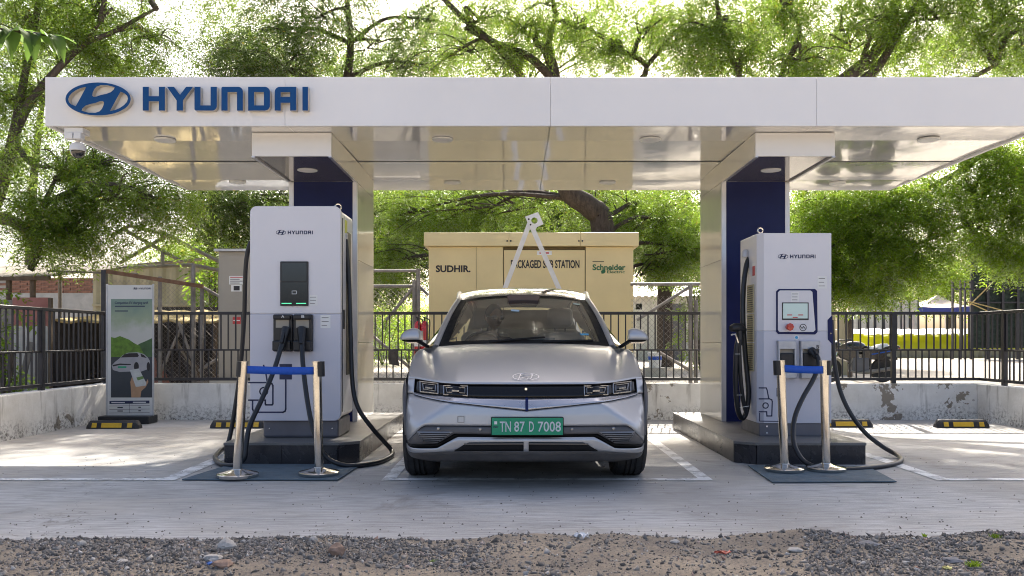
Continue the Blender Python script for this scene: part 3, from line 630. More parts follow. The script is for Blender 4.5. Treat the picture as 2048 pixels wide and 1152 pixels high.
for px in (536, 662): MB().lathe([(.008,0),(.008,-.006),(.004,-.009)], (PX(px, D), D+.06, PZ(858, D)), 'y', 10).build('bolt', MT['chrome'], c1)
MB().lathe([(.012,0),(.012,.03)], (-1.66, 7.95, zb-.015), n=8).build('lifting_eye', MT['chrome'], c1)
s = MB(); s.tube([(-1.66+.03*math.cos(a), 7.95, zb+.03+.03*math.sin(a)) for a in [2*math.pi*i/16 for i in range(17)]], .007, 6); s.build('lifting_ring', MT['chrome'], c1, smooth=60)
wordmark(PX(552, D), PX(626, D), PZ(465, D), D-.002, MT['navy'], c1)
plate(561, 617, 523, 612, D, .012, 'black', c1, 'screen_frame', r=.008, y=D); sc_ = plate(564, 614, 526, 563, D, .003, 'screen', c1, 'screen', y=D-.0125)
plate(563, 615, 565, 610, D, .002, 'screen', c1, 'card_reader', y=D-.0125)
prnt([(585,582),(594,582),(594,588),(585,588)], D, .005, MT['sticker'], c1, 'card_symbol', y=D-.0155, closed=True)
for a_, b_ in ((564, 584), (593, 613)): plate(a_, b_, 606, 608, D, .001, 'green_led', c1, 'status_light', y=D-.015)
label_sticker(618, 635, 590, 611, D, c1, D-.0005); label_sticker(641, 661, 630, 656, D, c1, D-.0005)
for px0, px1, ch in ((549, 587, 'A'), (589, 627, 'B')):
    x0, x1, z0, z1 = PX(px0, D), PX(px1, D), PZ(703, D), PZ(629, D); h = thing_part = MB()
    h.prism(rrect(x0, x1, z0, z1, .012), D-.045, D); ho = h.build('holster', MT['black'], c1, bevel=.008)
    MB().box(x0+.025, x1-.03, D-.048, D-.046, z1-.12, z1-.05).build('recess', MT['cabinet'], ho); 
    MB().prism([(x0+.01, z1-.045), (x1-.01, z1-.045), (x1-.01, z1-.005), (x0+.01, z1-.005)], D-.09, D-.046).build('hood', MT['black'], ho, bevel=.008)
    MB().box(x0+.005, x1-.005, D-.1, D-.046, z0+.005, z0+.1).build('socket', MT['black'], ho, bevel=.012)
    text(ch, PX(px0+19, D), PX(px0+25, D), PZ(636, D), PZ(631, D), D-.0915, MT['sticker'], ho)
connector(P(573, 655, 7.60), P(562, 700, 7.52), c1, .03); connector(P(603, 655, 7.60), P(604, 702, 7.52), c1, .03)
hose([(563,692,7.53),(548,740,7.44),(523,800,7.30),(500,850,7.18),(492,890,7.12),(488,918,7.10),(470,930,7.14),(442,928,7.25),(430,915,7.55),(440,902,7.9),(458,880,8.1),(478,760,8.1),(488,640,8.05),(491,540,8.0),(497,497,7.98),(508,478,7.98),(523,476,7.98)], .021, c1)
hose([(604,695,7.53),(606,730,7.46),(613,790,7.32),(624,850,7.2),(640,895,7.14),(660,920,7.14),(700,932,7.13),(750,926,7.3),(779,914,7.65),(784,903,7.95),(770,885,7.95),(745,857,7.88),(716,815,7.86),(705,765,7.9),(701,660,7.95),(698,560,8.0),(693,490,8.0),(689,472,8.0)], .021, c1)
for px, py in ((690, 474), (524, 480)): q = P(px, py, 7.99); MB().lathe([(.035,0),(.035,.05),(.02,.07)], (q.x-.01, q.y, q.z-.02), n=14).build('cable_gland', MT['galv'], c1, smooth=40)
def zq(x, y): return (420+x/3.84, 680+y/3.84)
W_ = .014
prnt([zq(298,327), zq(455,327), zq(475,335), zq(483,350), zq(483,490), zq(476,498), zq(430,498), zq(425,490), zq(425,462), zq(298,462)], D, W_, MT['navy'], c1, y=D-.001)
prnt([zq(327,465), zq(327,530), zq(335,546), zq(352,555), zq(560,555), zq(576,548), zq(582,530), zq(582,300)], D, W_, MT['navy'], c1, y=D-.001)
prnt([zq(413+30*math.cos(a), 395+30*math.sin(a)) for a in [2*math.pi*i/20 for i in range(20)]], D, .011, MT['navy'], c1, y=D-.001, closed=True)
prnt([zq(412,195), zq(425,230), zq(440,320)], D, W_, MT['navy'], c1, y=D-.001); plate(559, 584, 728, 759, D, .001, 'navy', c1, 'printed_plug', y=D-.0005)
# ---- right charger
D = 7.85; xa, xb, za, zb, zs = 2.244, 2.918, .309, 2.067, 1.162
c2 = thing('ev_charger', 'white angular charger with lit screen, red knob and hanging hose', 'ev charger', ((xa+xb)/2, D+.3, .19))
def plan2(z0, z1, mt, nm):
    notch = .055
    MB().prism([(xa+.05, D), (xb, D), (xb, 8.48), (xa, 8.48), (xa, D+.06)], z0, z1, 'z').build(nm, MT[mt], c2, bevel=.004)
plan2(zs+.001, zb, 'charger', 'upper_cover'); plan2(za, zs-.001, 'charger_low', 'lower_cover')
MB().box(xa+.012, xb-.008, D+.012, 8.46, .19, za).build('pedestal', MT['grey_base'], c2, bevel=.006)
for k, z in enumerate((.22, .28)): MB().lathe([(.009,0),(.009,-.006)], (xa+.08, D+.012, z), 'y', 10).build('bolt', MT['chrome'], c2)
wordmark(PX(1556, D), PX(1631, D), PZ(513, D), D-.002, MT['navy'], c2)
label_sticker(1635, 1654, 552, 577, D, c2, D-.0005)
q = [P(1552,583,D), P(1557,578,D), P(1630,578,D), P(1634,582,D), P(1635,664,D), P(1630,669,D), P(1556,668,D), P(1552,663,D)]
MB().prism([(p.x, p.z) for p in q], D-.006, D).build('console_frame', MT['navy_panel'], c2, bevel=.002)
q = [P(1555,585,D), P(1559,581,D), P(1620,581,D), P(1624,584,D), P(1630,660,D), P(1626,664,D), P(1558,664,D), P(1555,660,D)]
MB().prism([(p.x, p.z) for p in q], D-.014, D-.0065).build('console', MT['charger'], c2, bevel=.003)
plate(1563, 1616, 605, 640, D, .003, 'black', c2, 'screen_bezel', y=D-.0142); plate(1565, 1614, 607, 637, D, .001, 'lcd', c2, 'screen', y=D-.0174)
for a_, b_ in ((1573, 1583), (1595, 1605), (1584, 1594)): plate(a_, b_, 629 if a_ != 1584 else 634, 631 if a_ != 1584 else 636, D, .0006, 'ink_red', c2, 'screen_text', y=D-.0186)
label_sticker(1581, 1597, 584, 604, D, c2, D-.0145)
q = P(1576, 654, D); s = MB(); s.lathe([(.03,0),(.03,-.03),(.034,-.034),(.036,-.05),(.03,-.058),(0.001,-.06)], (q.x, D-.014, q.z), 'y', 8); s.build('emergency_knob', MT['red'], c2, smooth=20)
q = P(1605, 655, D); s = MB(); s.tube([(q.x+.03*math.cos(a), D-.015, q.z+.03*math.sin(a)) for a in [2*math.pi*i/24 for i in range(25)]], .003, 6); s.build('card_reader_ring', MT['ink'], c2)
prnt([(1600,653),(1603,657),(1606,653),(1609,657)], D, .006, MT['ink'], c2, 'card_symbol', y=D-.0155)
q = P(1593, 675, D); MB().lathe([(.022,0),(.022,-.001)], (q.x, D-.0002, q.z), 'y', 20).build('sticker', MT['sticker'], c2); MB().lathe([(.014,0),(.014,-.001)], (q.x, D-.0016, q.z), 'y', 18).build('sticker', M('cyan_print', (.05, .35, .6), .5), c2)
for px0, px1 in ((1554, 1589), (1599, 1637)):
    x0, x1, z0, z1 = PX(px0, D), PX(px1, D), PZ(756, D), PZ(682, D)
    h = MB()
    h.box(x0, x0+.014, D-.05, D, z0, z1).box(x1-.014, x1, D-.05, D, z0, z1).box(x0, x1, D-.052, D, z1-.075, z1).box(x0, x1, D-.06, D, z0, z0+.05)
    ho = h.build('holster', MT['galv'], c2, bevel=.004)
    MB().box(x0+.015, x1-.015, D-.012, D-.001, z0+.051, z1-.076).build('recess', MT['cabinet'], ho); MB().box(x0+.02, x1-.02, D-.045, D-.013, z0+.11, z1-.11).build('socket', MT['black'], ho, bevel=.01)
text('B', PX(1629, D), PX(1634, D), PZ(697, D), PZ(690, D), D-.053, MT['ink'], c2)
connector(P(1622, 700, 7.80), P(1635, 716, 7.72), c2, .03)
hose([(1628,702,7.76),(1637,718,7.70),(1636,735,7.66),(1625,762,7.6),(1606,795,7.5),(1591,830,7.4),(1586,865,7.3),(1591,897,7.2),(1610,924,7.12),(1645,937,7.0),(1700,939,6.98),(1755,934,7.1),(1792,927,7.3),(1803,919,7.5),(1795,910,7.75),(1765,893,7.9),(1730,865,7.95),(1700,825,8.0),(1680,780,8.05),(1669,725,8.08),(1665,670,8.1),(1663,640,8.1)], .021, c2)
hose([(1501,512,8.22),(1493,530,8.18),(1487,575,8.15),(1486,640,8.12),(1491,715,8.12),(1497,785,8.1),(1492,826,8.1),(1483,836,8.1),(1475,815,8.05),(1471,760,8.02),(1473,700,8.0),(1477,680,8.0)], .024, c2)
hose([(1478,684,8.0),(1480,740,8.02),(1486,800,8.05),(1493,828,8.06)], .02, c2)
for py, (a_, b_) in ((708, (1470, 1480)), (790, (1474, 1484)), (815, (1480, 1498))): prnt([(a_, py), (b_, py-3 if py > 800 else py)], 7.97, .004, MT['sticker'], c2, 'cable_tie', y=7.97)
s = MB(); p0, p1 = P(1466, 655, 8.0), P(1484, 660, 8.05)
s.tube([P(1462,657,7.98), P(1470,655,8.0), P(1480,656,8.03), P(1489,662,8.05)], [.03,.042,.045,.03], 12); s.tube([P(1478,658,8.02), P(1480,672,8.02), P(1479,690,8.01)], [.034,.03,.026], 12); s.build('hanging_connector', MT['black'], c2, smooth=50)
s = MB(); s.tube(spline([P(1462,670,7.98), P(1470,668,7.97), P(1474,676,7.97), P(1477,686,7.97)], 4), .008, 6); s.build('connector_lever', MT['chrome'], c2, smooth=50)
MB().lathe([(.035,0),(.035,.05),(.02,.07)], (xa-.02, 8.22, PZ(514, 8.22)), n=14).build('cable_gland', MT['galv'], c2, smooth=40)
for k in range(3):
    z1_ = PZ(570+58*k, 8.1); z0_ = PZ(570+58*(k+1)-2, 8.1)
    vn = MB().box(xa-.012, xa-.001, 7.98, 8.2, z0_, z1_).build('side_vent', MT['cream_sheet'], c2, bevel=.002); s = MB()
    for j in range(12):
        z = z0_+(z1_-z0_)*(j+.8)/13; s.box(xa-.014, xa-.0125, 8.0, 8.18, z-.004, z+.004)
    s.build('louvre', MT['black'], vn)
MB().box(xa-.002, xa-.001, 7.95, 8.05, PZ(556, 8.1), PZ(528, 8.1)).build('warning_label', MT['sticker'], c2); MB().box(xa-.0035, xa-.0022, 7.96, 8.04, PZ(553, 8.1), PZ(534, 8.1)).build('print', MT['ink_red'], c2)
q = [P(1655,640,D), P(1664.5,630,D), P(1665.5,690,D), P(1655.5,679,D)]; MB().prism([(p.x, p.z) for p in q], D-.004, D-.0005).build('handle_recess', MT['navy_panel'], c2); q = P(1661,667,D); MB().lathe([(.008,0),(.008,-.004)], (q.x, D-.0045, q.z), 'y', 12).build('lock', MT['chrome'], c2)
s = MB(); q = P(1520.5, 461, 8.0); s.tube([(q.x+.024*math.cos(a), 8.0, q.z+.024*math.sin(a)) for a in [2*math.pi*i/16 for i in range(17)]], .007, 6); s.build('lifting_ring', MT['chrome'], c2, smooth=60)
def zr(x, y): return (1420+x/4.115, 700+y/4.115)
prnt([zr(405,312), zr(462,312), zr(470,330), zr(482,395)], D, .011, MT['navy'], c2, y=D-.001)
prnt([zr(405,402), zr(490,402), zr(508,410), zr(512,425), zr(508,543), zr(468,543), zr(466,508), zr(405,508)], D, .011, MT['navy'], c2, y=D-.001)
prnt([zr(457+22*math.cos(a), 457+22*math.sin(a)) for a in [2*math.pi*i/18 for i in range(18)]], D, .009, MT['navy'], c2, y=D-.001, closed=True)
prnt([zr(408,520), zr(408,585), zr(560,587)], D, .008, MT['navy'], c2, y=D-.001); plate(1553, 1572, 776, 793, D, .001, 'navy', c2, 'printed_plug', y=D-.0005)

# ---- banner stand
D = 11.0; bn = thing('banner_stand', 'tall advertising banner with HYUNDAI heading and car picture by the corner', 'banner', (PX(260, D), D, 0))
m, n, b, o_ = mk('banner_board'); n.links.new(mix(n, .0, (.62, .62, .60), (.5, .5, .5)), b.inputs['Base Color']); b.inputs['Roughness'].default_value = .45; MB1 = m
plate(215, 305, 570, 833, D, .012, M('banner_white', (.62, .62, .60), .42, 0, .03), bn, 'board', y=D+.012); 
for a_, b_ in ((212, 215.4), (304.6, 307.5)): plate(a_, b_, 568, 836, D, .02, 'galv', bn, 'side_frame', y=D+.016)
MB().box(PX(207, D), PX(308, D), D-.16, D+.12, .0, .10).build('base', MT['black'], bn, bevel=.012)
m, n, b, o_ = mk('banner_sky'); v_ = coords(n); se = N(n, 'SeparateXYZ'); n.links.new(v_, se.inputs[0])
zr_ = N(n, 'MapRange'); zr_.inputs[1].default_value = PZ(700, D); zr_.inputs[2].default_value = PZ(598, D); n.links.new(se.outputs[2], zr_.inputs[0])
n.links.new(ramp(n, math_(n, 'ADD', zr_.outputs[0], math_(n, 'MULTIPLY', math_(n, 'SUBTRACT', noise(n, v_, 6, 4), .5), .5)), [(0, (.50, .50, .47)), (.35, (.48, .49, .45)), (.6, (.30, .36, .24)), (1, (.16, .25, .21))]), b.inputs['Base Color']); b.inputs['Roughness'].default_value = .42
sky_m = m
y1 = D-.0008
def art(pts, mat, k, name='print'):
    s = MB(); s.add([(P(a, b_, D).x, D-.0006*k, P(a, b_, D).z) for a, b_ in pts], [tuple(range(len(pts)))]); return s.build(name, mat, bn)
art([(222,598),(304.5,598),(304.5,705),(222,705)], sky_m, 1)
gm = M('banner_green', (.10, .20, .02), .42, 0, .45, 14); gm2 = M('banner_hill', (.045, .10, .035), .42, 0, .3, 10)
art([(280,687),(292,682),(304.5,676),(304.5,720),(272,720),(272,692)], gm2, 2)
art([(222,674),(230,676),(240,672),(250,676),(258,679),(268,686),(280,692),(290,712),(222,716)], gm, 3)
art([(222,714),(304.5,714),(304.5,795),(222,795)], M('banner_road', (.032, .04, .05), .42, 0, .15, 3), 4)
gs = M('banner_silver', (.33, .33, .35), .42, 0, .1, 8)
art([(223.5,731),(230,724),(240,716),(246,710),(256,705.5),(276,704.5),(288,708),(296,715),(300,722),(300,734),(294,739),(280,744),(262,743),(240,744),(226,740)], gs, 5)
art([(242,715),(249,708.5),(258,706.5),(275,706),(278,711),(276,714),(258,714.5)], MT['ink'], 6); art([(281,707),(288,710),(294,716),(283,714)], MT['ink'], 6)
art([(225,730),(240,727),(262,728),(262,730),(240,730),(226,733)], MT['ink'], 6); art([(236,732.5),(253,732.5),(253,736),(236,736)], M('banner_plate_green', (.02, .30, .14), .5), 6)
for cx_, rx in ((273, 5), (297, 3.5)): art([(cx_+rx*math.cos(a), 733+9*math.sin(a)) for a in [2*math.pi*i/18 for i in range(18)]], MT['ink'], 6)
hm = M('banner_hand', (.42, .25, .14), .42, 0, .15, 9)
art([(263,795),(262,775),(261,764),(264,754),(270,752),(276,760),(284,770),(290,768),(296,758),(297,764),(292,774),(283,782),(281,795)], hm, 7)
art([(260,740),(278,737),(293,766),(292,771),(272,774)], M('banner_phone', (.5, .52, .5), .42, 0, .1, 20), 8); art([(273,755),(286,752),(288,757),(276,761)], M('banner_phone_map', (.12, .22, .06), .42), 9)
art([(219,802),(299,801),(299,807),(219,808)], MT['navy'], 3)
prnt([(219,812),(299,811)], D, .004, MT['ink'], bn, 'print', y=D-.001); prnt([(219,819),(299,818)], D, .004, MT['ink'], bn, 'print', y=D-.001); prnt([(219,826),(299,825)], D, .004, MT['ink'], bn, 'print', y=D-.001); prnt([(259,802),(259,826)], D, .003, MT['ink'], bn, 'print', y=D-.001)
for py_, x0, x1, mm in ((805, 223, 250, 'sticker'), (804.5, 266, 292, 'sticker'), (815, 235, 246, 'ink'), (814.5, 277, 282, 'ink'), (822, 235, 246, 'ink'), (821.5, 277, 282, 'ink')):
    plate(x0, x1, py_-1, py_+1, D, .0006, mm, bn, 'print', y=D-.0025)
wordmark(PX(266, D), PX(302, D), PZ(577, D), D-.002, MT['navy'], bn)
text('Competitive EV charging tariff.', PX(230, D), PX(297, D), PZ(609.5, D), PZ(603, D), D-.003, MT['navy'], bn, depth=.0008)
plate(230, 290, 611.5, 613.5, D, .0006, 'navy', bn, 'print', y=D-.0025)
plate(230, 256, 621, 623, D, .0006, 'navy', bn, 'print', y=D-.0025)
# ================================================================ the car
CXO, CYO = .075, 6.0
m, n, b, o_ = mk('silver_grey_paint'); v_ = coords(n)
fl = noise(n, v_, 900, 2, .5); n.links.new(mix(n, fl, (.42, .416, .416), (.56, .556, .554)), b.inputs['Base Color'])
b.inputs['Metallic'].default_value = .72; b.inputs['Roughness'].default_value = .42; b.inputs['Coat Weight'].default_value = .25; b.inputs['Coat Roughness'].default_value = .12; PAINT = m
GREY = M('dark_grey_trim', (.10, .095, .095), .42, .35, .12, 8); SKIRT = M('grey_skirt', (.075, .072, .072), .6, .0, .25, 9, dirt=.45); BRIGHT = M('bright_silver_trim', (.46, .46, .49), .30, .8, .05)
GLOSS = M('piano_black', (.006, .006, .007), .12, 0, .1, spec=.35); BLK = M('matt_black_trim', (.006, .006, .007), .6, spec=.25); GLASS = mat_glass('windscreen_glass', (.92, .96, .92), 2.0); DGLASS = mat_glass('dark_side_glass', (.8, .82, .8), 1.0)
LIGHTC = M('lamp_reflector', (.36, .35, .34), .22, .6, .35, 40); PLATE = M('plate_green', (.0, .27, .135), .4, 0, .03); TYRE = M('tyre_rubber', (.020, .019, .019), .75, 0, .3, 12, dirt=.35)
SEAT = M('light_grey_upholstery', (.62, .60, .54), .8, 0, .08); DASH = M('dashboard', (.05, .05, .05), .7)
car = thing('car', 'silver grey electric hatchback with green number plate parked between the chargers', 'car', (CXO, CYO+.845, 0))
Zp = [.18, .22, .29, .36, .45, .55, .62, .67, .72, .79, .85]; Pp = [.085, .06, .015, .0, .0, .012, .03, .05, .075, .12, .16]
Ox = [.0, .80, .85, .89, .92, .94, .945]; Og = [0, .10, .20, .37, .55, .75, .845]
def gfun(x, z):
    a = abs(x); xk = float(np.interp(z, [.45, .47, .63, .66], [.72, .715, .50, .47]))
    facet = .05*a+.10*a*a*.3+.80*max(0, a-xk); return max(facet, float(np.interp(a, Ox, Og)))
def front(x, z, o=0): return (CXO+x, CYO+gfun(x, z)+float(np.interp(z, Zp, Pp))-o, z)
def fp(px, py):                                       # where a line of sight meets the nose
    x, z, y = 0, .5, CYO
    for _ in range(40):
        X = (px-CX)*y/F; z = H-(py-CY)*y/F; x = X-CXO; x = max(-.945, min(.945, x)); y = .5*y+.5*front(x, z)[1]
    return x, z
def ln(pts):
    q = sorted((abs(fp(*p)[0]), fp(*p)[1]) for p in pts); xs = [a for a, _ in q]; zs_ = [c_ for _, c_ in q]
    if xs[0] > .02 or True: pass
    return lambda a: float(np.interp(abs(a), xs, zs_))
E1 = ln([(815.6,751.5),(832,756.5),(850,760),(883,765),(940,767.5),(1053.4,767.8)]); E2 = ln([(826,783),(845,787.5),(883,790.7),(958,795),(1053.4,796)])
E3 = ln([(822,786),(850,795),(880,801),(915,805.6),(980,813),(1053.4,820.5)])
E4 = ln([(815.6,881),(846,851.5),(985,852.5),(1053.4,853)]); E5 = ln([(815.6,884),(874,888),(908,868),(985,869.5),(1053.4,870)])
E6 = ln([(815.6,890),(874,896),(915,873.5),(1053.4,874.5)]); E7 = ln([(815.6,899),(870,904.5),(893,903),(1053.4,903.5)]); E8 = ln([(817,908),(845,920),(870,923.5),(1053.4,923.8)])
XM = .905; xl = lambda px, py: abs(fp(px, py)[0])
def strip(top, bot, x0, x1, ot, ob, mat, name, parent=car, nc=40, nr=4, both=True, smooth=35):
    for sgn in ((-1, 1) if both == 'split' else (0,)):
        s = MB()
        def fn(u, v):
            x = (x0+(x1-x0)*u) if not sgn else sgn*(x0+(x1-x0)*u); zt, zb_ = top(x), bot(x); z = zt+(zb_-zt)*v; return front(x, z, ot+(ob-ot)*v)
        s.grid(fn, nc, nr); o = s.build(name, mat, parent, smooth=smooth); md = o.modifiers.new('t', 'SOLIDIFY'); md.thickness = .004; md.offset = -1 if not sgn else 0
sh = lambda f, dz: (lambda a: f(a)+dz)
strip(sh(E1, -.004), sh(E8, .01), -XM, XM, -.035, -.03, BLK, 'nose_core', nr=8)
xlamp = xl(829, 770)
strip(sh(E1, -.005), sh(E2, .002), -xlamp, xlamp, -.014, -.006, GLOSS, 'lamp_band', nc=60, smooth=60)
strip(E1, E3, xlamp+.002, XM, -.004, 0, PAINT, 'corner_panel', nc=8, both='split', nr=6)
strip(sh(E2, -.002), sh(E3, .0035), -xlamp, xlamp, -.012, .018, BRIGHT, 'chevron_trim', nc=60)
strip(sh(E3, -.0035), sh(E4, .002), -XM, XM, .006, .0, PAINT, 'bumper', nc=60, nr=10)
strip(sh(E4, -.002), sh(E5, .002), -XM, XM, -.004, .002, GREY, 'bumper_band', nc=60)
strip(sh(E5, 0), sh(E6, 0), -XM, XM, -.022, -.022, BLK, 'bumper_gap', nc=60, nr=2)
strip(sh(E6, -.001), sh(E7, .001), -XM, XM, .004, .012, PAINT, 'lower_trim', nc=60)
strip(sh(E7, -.001), E8, -XM, XM, .008, -.01, SKIRT, 'skirt', nc=60, nr=4)
def spoly(pts, o, mat, name, nr=3, parent=car, nc=14): # patch between two polylines given in pixels, mirrored
    (t, bt) = pts; xs = [abs(fp(*p)[0]) for p in t+bt]; strip(ln(t), ln(bt), min(xs), max(xs), o, o, mat, name, parent, nc=nc, nr=nr, both='split')
spoly(([(910,900.5),(934.9,884.5),(1047,883.8)], [(909,901.8),(1047,901.8)]), .016, BLK, 'air_intake')
spoly(([(932,886.5),(1047,886)], [(928,889),(1047,888.3)]), .0185, M('intake_rib', (.18, .15, .12), .5), 'intake_rib', nr=1)
spoly(([(833,862),(906,863.2)], [(833,863),(846,883),(875,885.5),(906,864.4)]), .006, M('slat_grey', (.21, .21, .22), .4, .4), 'vent_panel')
for k in range(5):
    f = .12+.19*k; a0, a1 = 834+14*f, 904-29*f; y0 = 863+20*f; spoly(([(a0, y0), (a1, y0+1)], [(a0, y0+1.6), (a1, y0+2.6)]), .0085, BLK, 'vent_slat', nr=1, nc=6)
def fline(pts, w, o, mat, name, parent=car, mirror=True):
    for sgn in ((1, -1) if mirror else (1,)):
        q = []
        for px, py in pts:
            x, z = fp(px, py); q.append(Vector(front(x*sgn, z, o)))
        s = MB()
        for a_, b_ in zip(q, q[1:]): e = (b_-a_).normalized()*w*.4; s.bar(a_-e, b_+e, w, .004, up=(0,1,0))
        s.build(name, mat, parent)
# pixel lamps: nested square frames behind the band
for (x0, x1, y0, y1, y2, y3) in ((838, 878, 761, 765, 789, 785), (885, 937, 769.5, 770.5, 793, 791)):
    for k, ins in enumerate((2.0, 7.0)):
        fline([(x0+ins, y0+ins*.8), (x1-ins, y1+ins*.7), (x1-ins, y2-ins), (x0+ins*1.3, y3-ins), (x0+ins, y0+ins*.8)], .007 if k == 0 else .004, .004, LIGHTC, 'lamp_frame')
    fline([((x0+x1)/2-6, (y0+y2)/2), ((x0+x1)/2+6, (y1+y2)/2)], .012, .0045, LIGHTC, 'lamp_projector')
fline([(1053.4, 797.5), (1053.4, 820)], .02, .016, MT['navy_panel'], 'chevron_split', mirror=False); q = Vector(front(0, E1(0)-.035, .0)); MB().lathe([(.009,0),(.009,-.006)], (q.x, q.y, q.z), 'y', 12).build('front_camera', MT['chrome'], car)
for px, py in ((877, 857), (960.5, 858.3)):
    x, z = fp(px, py)
    for sg_ in (1, -1): q = front(x*sg_, z, .004); MB().lathe([(.011,0),(.011,-.004),(.006,-.006)], q, 'y', 12).build('parking_sensor', LIGHTC, car)
fline([(915.5,832.5),(928,832.5),(928,844.5),(915.5,844.5),(915.5,832.5)], .0022, .0055, GREY, 'tow_cover', mirror=False)
# number plate
zc_, xc_ = .474, .008; MB().box(CXO+xc_-.256, CXO+xc_+.256, CYO-.028, CYO+.02, zc_-.064, zc_+.064).build('plate_holder', BLK, car, bevel=.006)
pl = MB().box(CXO+xc_-.25, CXO+xc_+.25, CYO-.032, CYO-.0285, zc_-.06, zc_+.06).build('number_plate', PLATE, car, bevel=.001)
PWH = M('plate_letter', (.55, .60, .62), .4)
for t_, x0, x1 in (('TN', -.193, -.115), ('87', -.092, -.018), ('D', .013, .046), ('7008', .074, .236)): text(t_, CXO+xc_+x0, CXO+xc_+x1, zc_-.037, zc_+.035, CYO-.0335, PWH, pl)
text('IND', CXO+xc_-.24, CXO+xc_-.205, zc_-.01, zc_+.004, CYO-.033, MT['navy'], pl); MB().box(CXO+xc_-.232, CXO+xc_-.212, CYO-.0335, CYO-.0325, zc_+.015, zc_+.036).build('hologram', MT['sticker'], pl)
# hood and wings
def hood_pt(u, v):
    a = abs(u)*.935; sg_ = 1 if u >= 0 else -1
    zf = E1(min(a, .93)); A = Vector((a, gfun(a, zf)+float(np.interp(zf, Zp, Pp)), zf))
    B = Vector((abs(u)*.885, 1.08+.34*abs(u)**2.4, 1.05-.045*abs(u)**3))
    f = 1-(1-v)**1.75; p = A.lerp(B, v); p.z = A.z+(B.z-A.z)*f
    p.x += .02*math.sin(math.pi*v)*abs(u)**3
    xc = .63+.14*v; fade = min(1, max(0, (v-.02)/.4)); t = (p.x-xc)/.05
    p.z += -.050*fade*math.exp(-((t-.9)/.9)**2) if t > 0 else -.050*fade*math.exp(-(.9/.9)**2)*math.exp(-(t/.35)**2)
    return (CXO+sg_*p.x, CYO+p.y, p.z)
s = MB(); s.grid(lambda u, v: hood_pt(-1+2*u, v), 96, 30); o = s.build('hood', PAINT, car, smooth=50); md = o.modifiers.new('t', 'SOLIDIFY'); md.thickness = .006; md.offset = -1
s = MB(); s.tube([Vector(hood_pt(-.98+1.96*i/40, 0))+Vector((0, .004, -.006)) for i in range(41)], .0045, 6); s.build('hood_gap', BLK, car)
# emblem on the nose
EMBC = M('dark_chrome', (.55, .55, .57), .15, .9)
a_ = R(31); q = Vector(hood_pt(0, .085)); k = .19/376
me = curve_mesh([[((x-565)*k, (570-y)*k) for x, y in p] for p in ([EMB[0]]+[[(565+x*.975-565*.975, 570+(y-570)*.955) for x, y in EMB[0]]])], .004, 'emblem', EMBC)
e1 = put('emblem', me, car, q+Vector((0, -.004, .008))); e1.rotation_euler = (-(math.pi/2-a_), 0, 0)
hl = [(497,500),(545,492),(528,556),(600,545),(640,530),(655,503),(668,512),(632,640),(585,648),(602,584),(530,598),(490,612),(475,638),(462,628),(497,500)]
hs = MB(); hs.tube([((x-565)*k, 0, (570-y)*k) for x, y in hl], .0022, 5); e1 = put('emblem', hs.mesh('emblem', EMBC), car, q+Vector((0, -.004, .008))); e1.rotation_euler = (-(math.pi/2-a_), 0, 0)
# body sides with wheel arches
AX = (.845, 3.845)
def side_x(s_, z):
    w_ = float(np.interp(s_, [.46, .6, .85, 1.4, 3.9, 4.35, 4.6], [.905, .928, .945, .94, .945, .90, .80])); return w_*float(np.interp(z, [.2, .35, .55, .8, 1.0, 1.1], [.965, .985, 1, 1, .955, .93]))
def side_top(s_): return float(np.interp(s_, [.46, .8, 1.1, 1.45, 3, 4.2, 4.6], [.74, .80, .90, 1.0, 1.04, 1.06, 1.05]))
def side_bot(s_):
    z = .24
    for a in AX:
        dd = abs(s_-a)
        if dd < .385: z = max(z, .36+math.sqrt(.385**2-dd**2)-.005)
    return z
ss = sorted(set([.46+i*.08 for i in range(53)]+[a+.385*math.cos(R(t)) for a in AX for t in range(0, 181, 10)])); ss = [q for q in ss if .46 <= q <= 4.62]
for sg_ in (-1, 1):
    s = MB(); nr = 8; vs = []
    for q in ss:
        zt, zb_ = side_top(q), min(side_bot(q), side_top(q)-.01)
        for j in range(nr+1): z = zb_+(zt-zb_)*j/nr; vs.append((CXO+sg_*side_x(q, z), CYO+q, z))
    s.add(vs, [(i*(nr+1)+j, (i+1)*(nr+1)+j, (i+1)*(nr+1)+j+1, i*(nr+1)+j+1) for i in range(len(ss)-1) for j in range(nr)]); s.build('body_side', PAINT, car, smooth=50)
    for q in (1.42, 2.55, 3.45):
        s = MB(); s.tube([(CXO+sg_*(side_x(q, z)+.001), CYO+q, z) for z in (.3, .45, .6, .8, side_top(q)-.01)], .004, 5); s.build('door_gap', BLK, car)
    for q in (2.2, 3.1): MB().box(CXO+sg_*.944-.006, CXO+sg_*.944+.006, CYO+q, CYO+q+.2, .86, .885).build('door_handle', PAINT, car, bevel=.004)
    MB().box(CXO+sg_*.90-.03, CXO+sg_*.90+.03, CYO+1.25, CYO+3.45, .2, .25).build('sill', BLK, car)
    for a in AX:
        s = MB(); pts = [(CXO+sg_*(side_x(a+.385*math.cos(R(t)), .36+.385*math.sin(R(t)))+.004), CYO+a+.385*math.cos(R(t)), .36+.385*math.sin(R(t))) for t in range(0, 181, 9)]
        s.tube(pts, .022, 8); s.build('arch_trim', GREY, car, smooth=50)
        MB().prism([(CYO+a+.384*math.cos(R(t)), .36+.384*math.sin(R(t))) for t in range(0, 181, 15)], CXO+sg_*.60, CXO+sg_*.61, 'x').build('wheel_well', BLK, car)
        s = MB(); s.add([(CXO+sg_*xx, CYO+a+.384*math.cos(R(t)), .36+.384*math.sin(R(t))) for t in range(0, 181, 15) for xx in (.6, .93)], [(2*i, 2*i+1, 2*i+3, 2*i+2) for i in range(12)]); s.build('wheel_well', BLK, car)
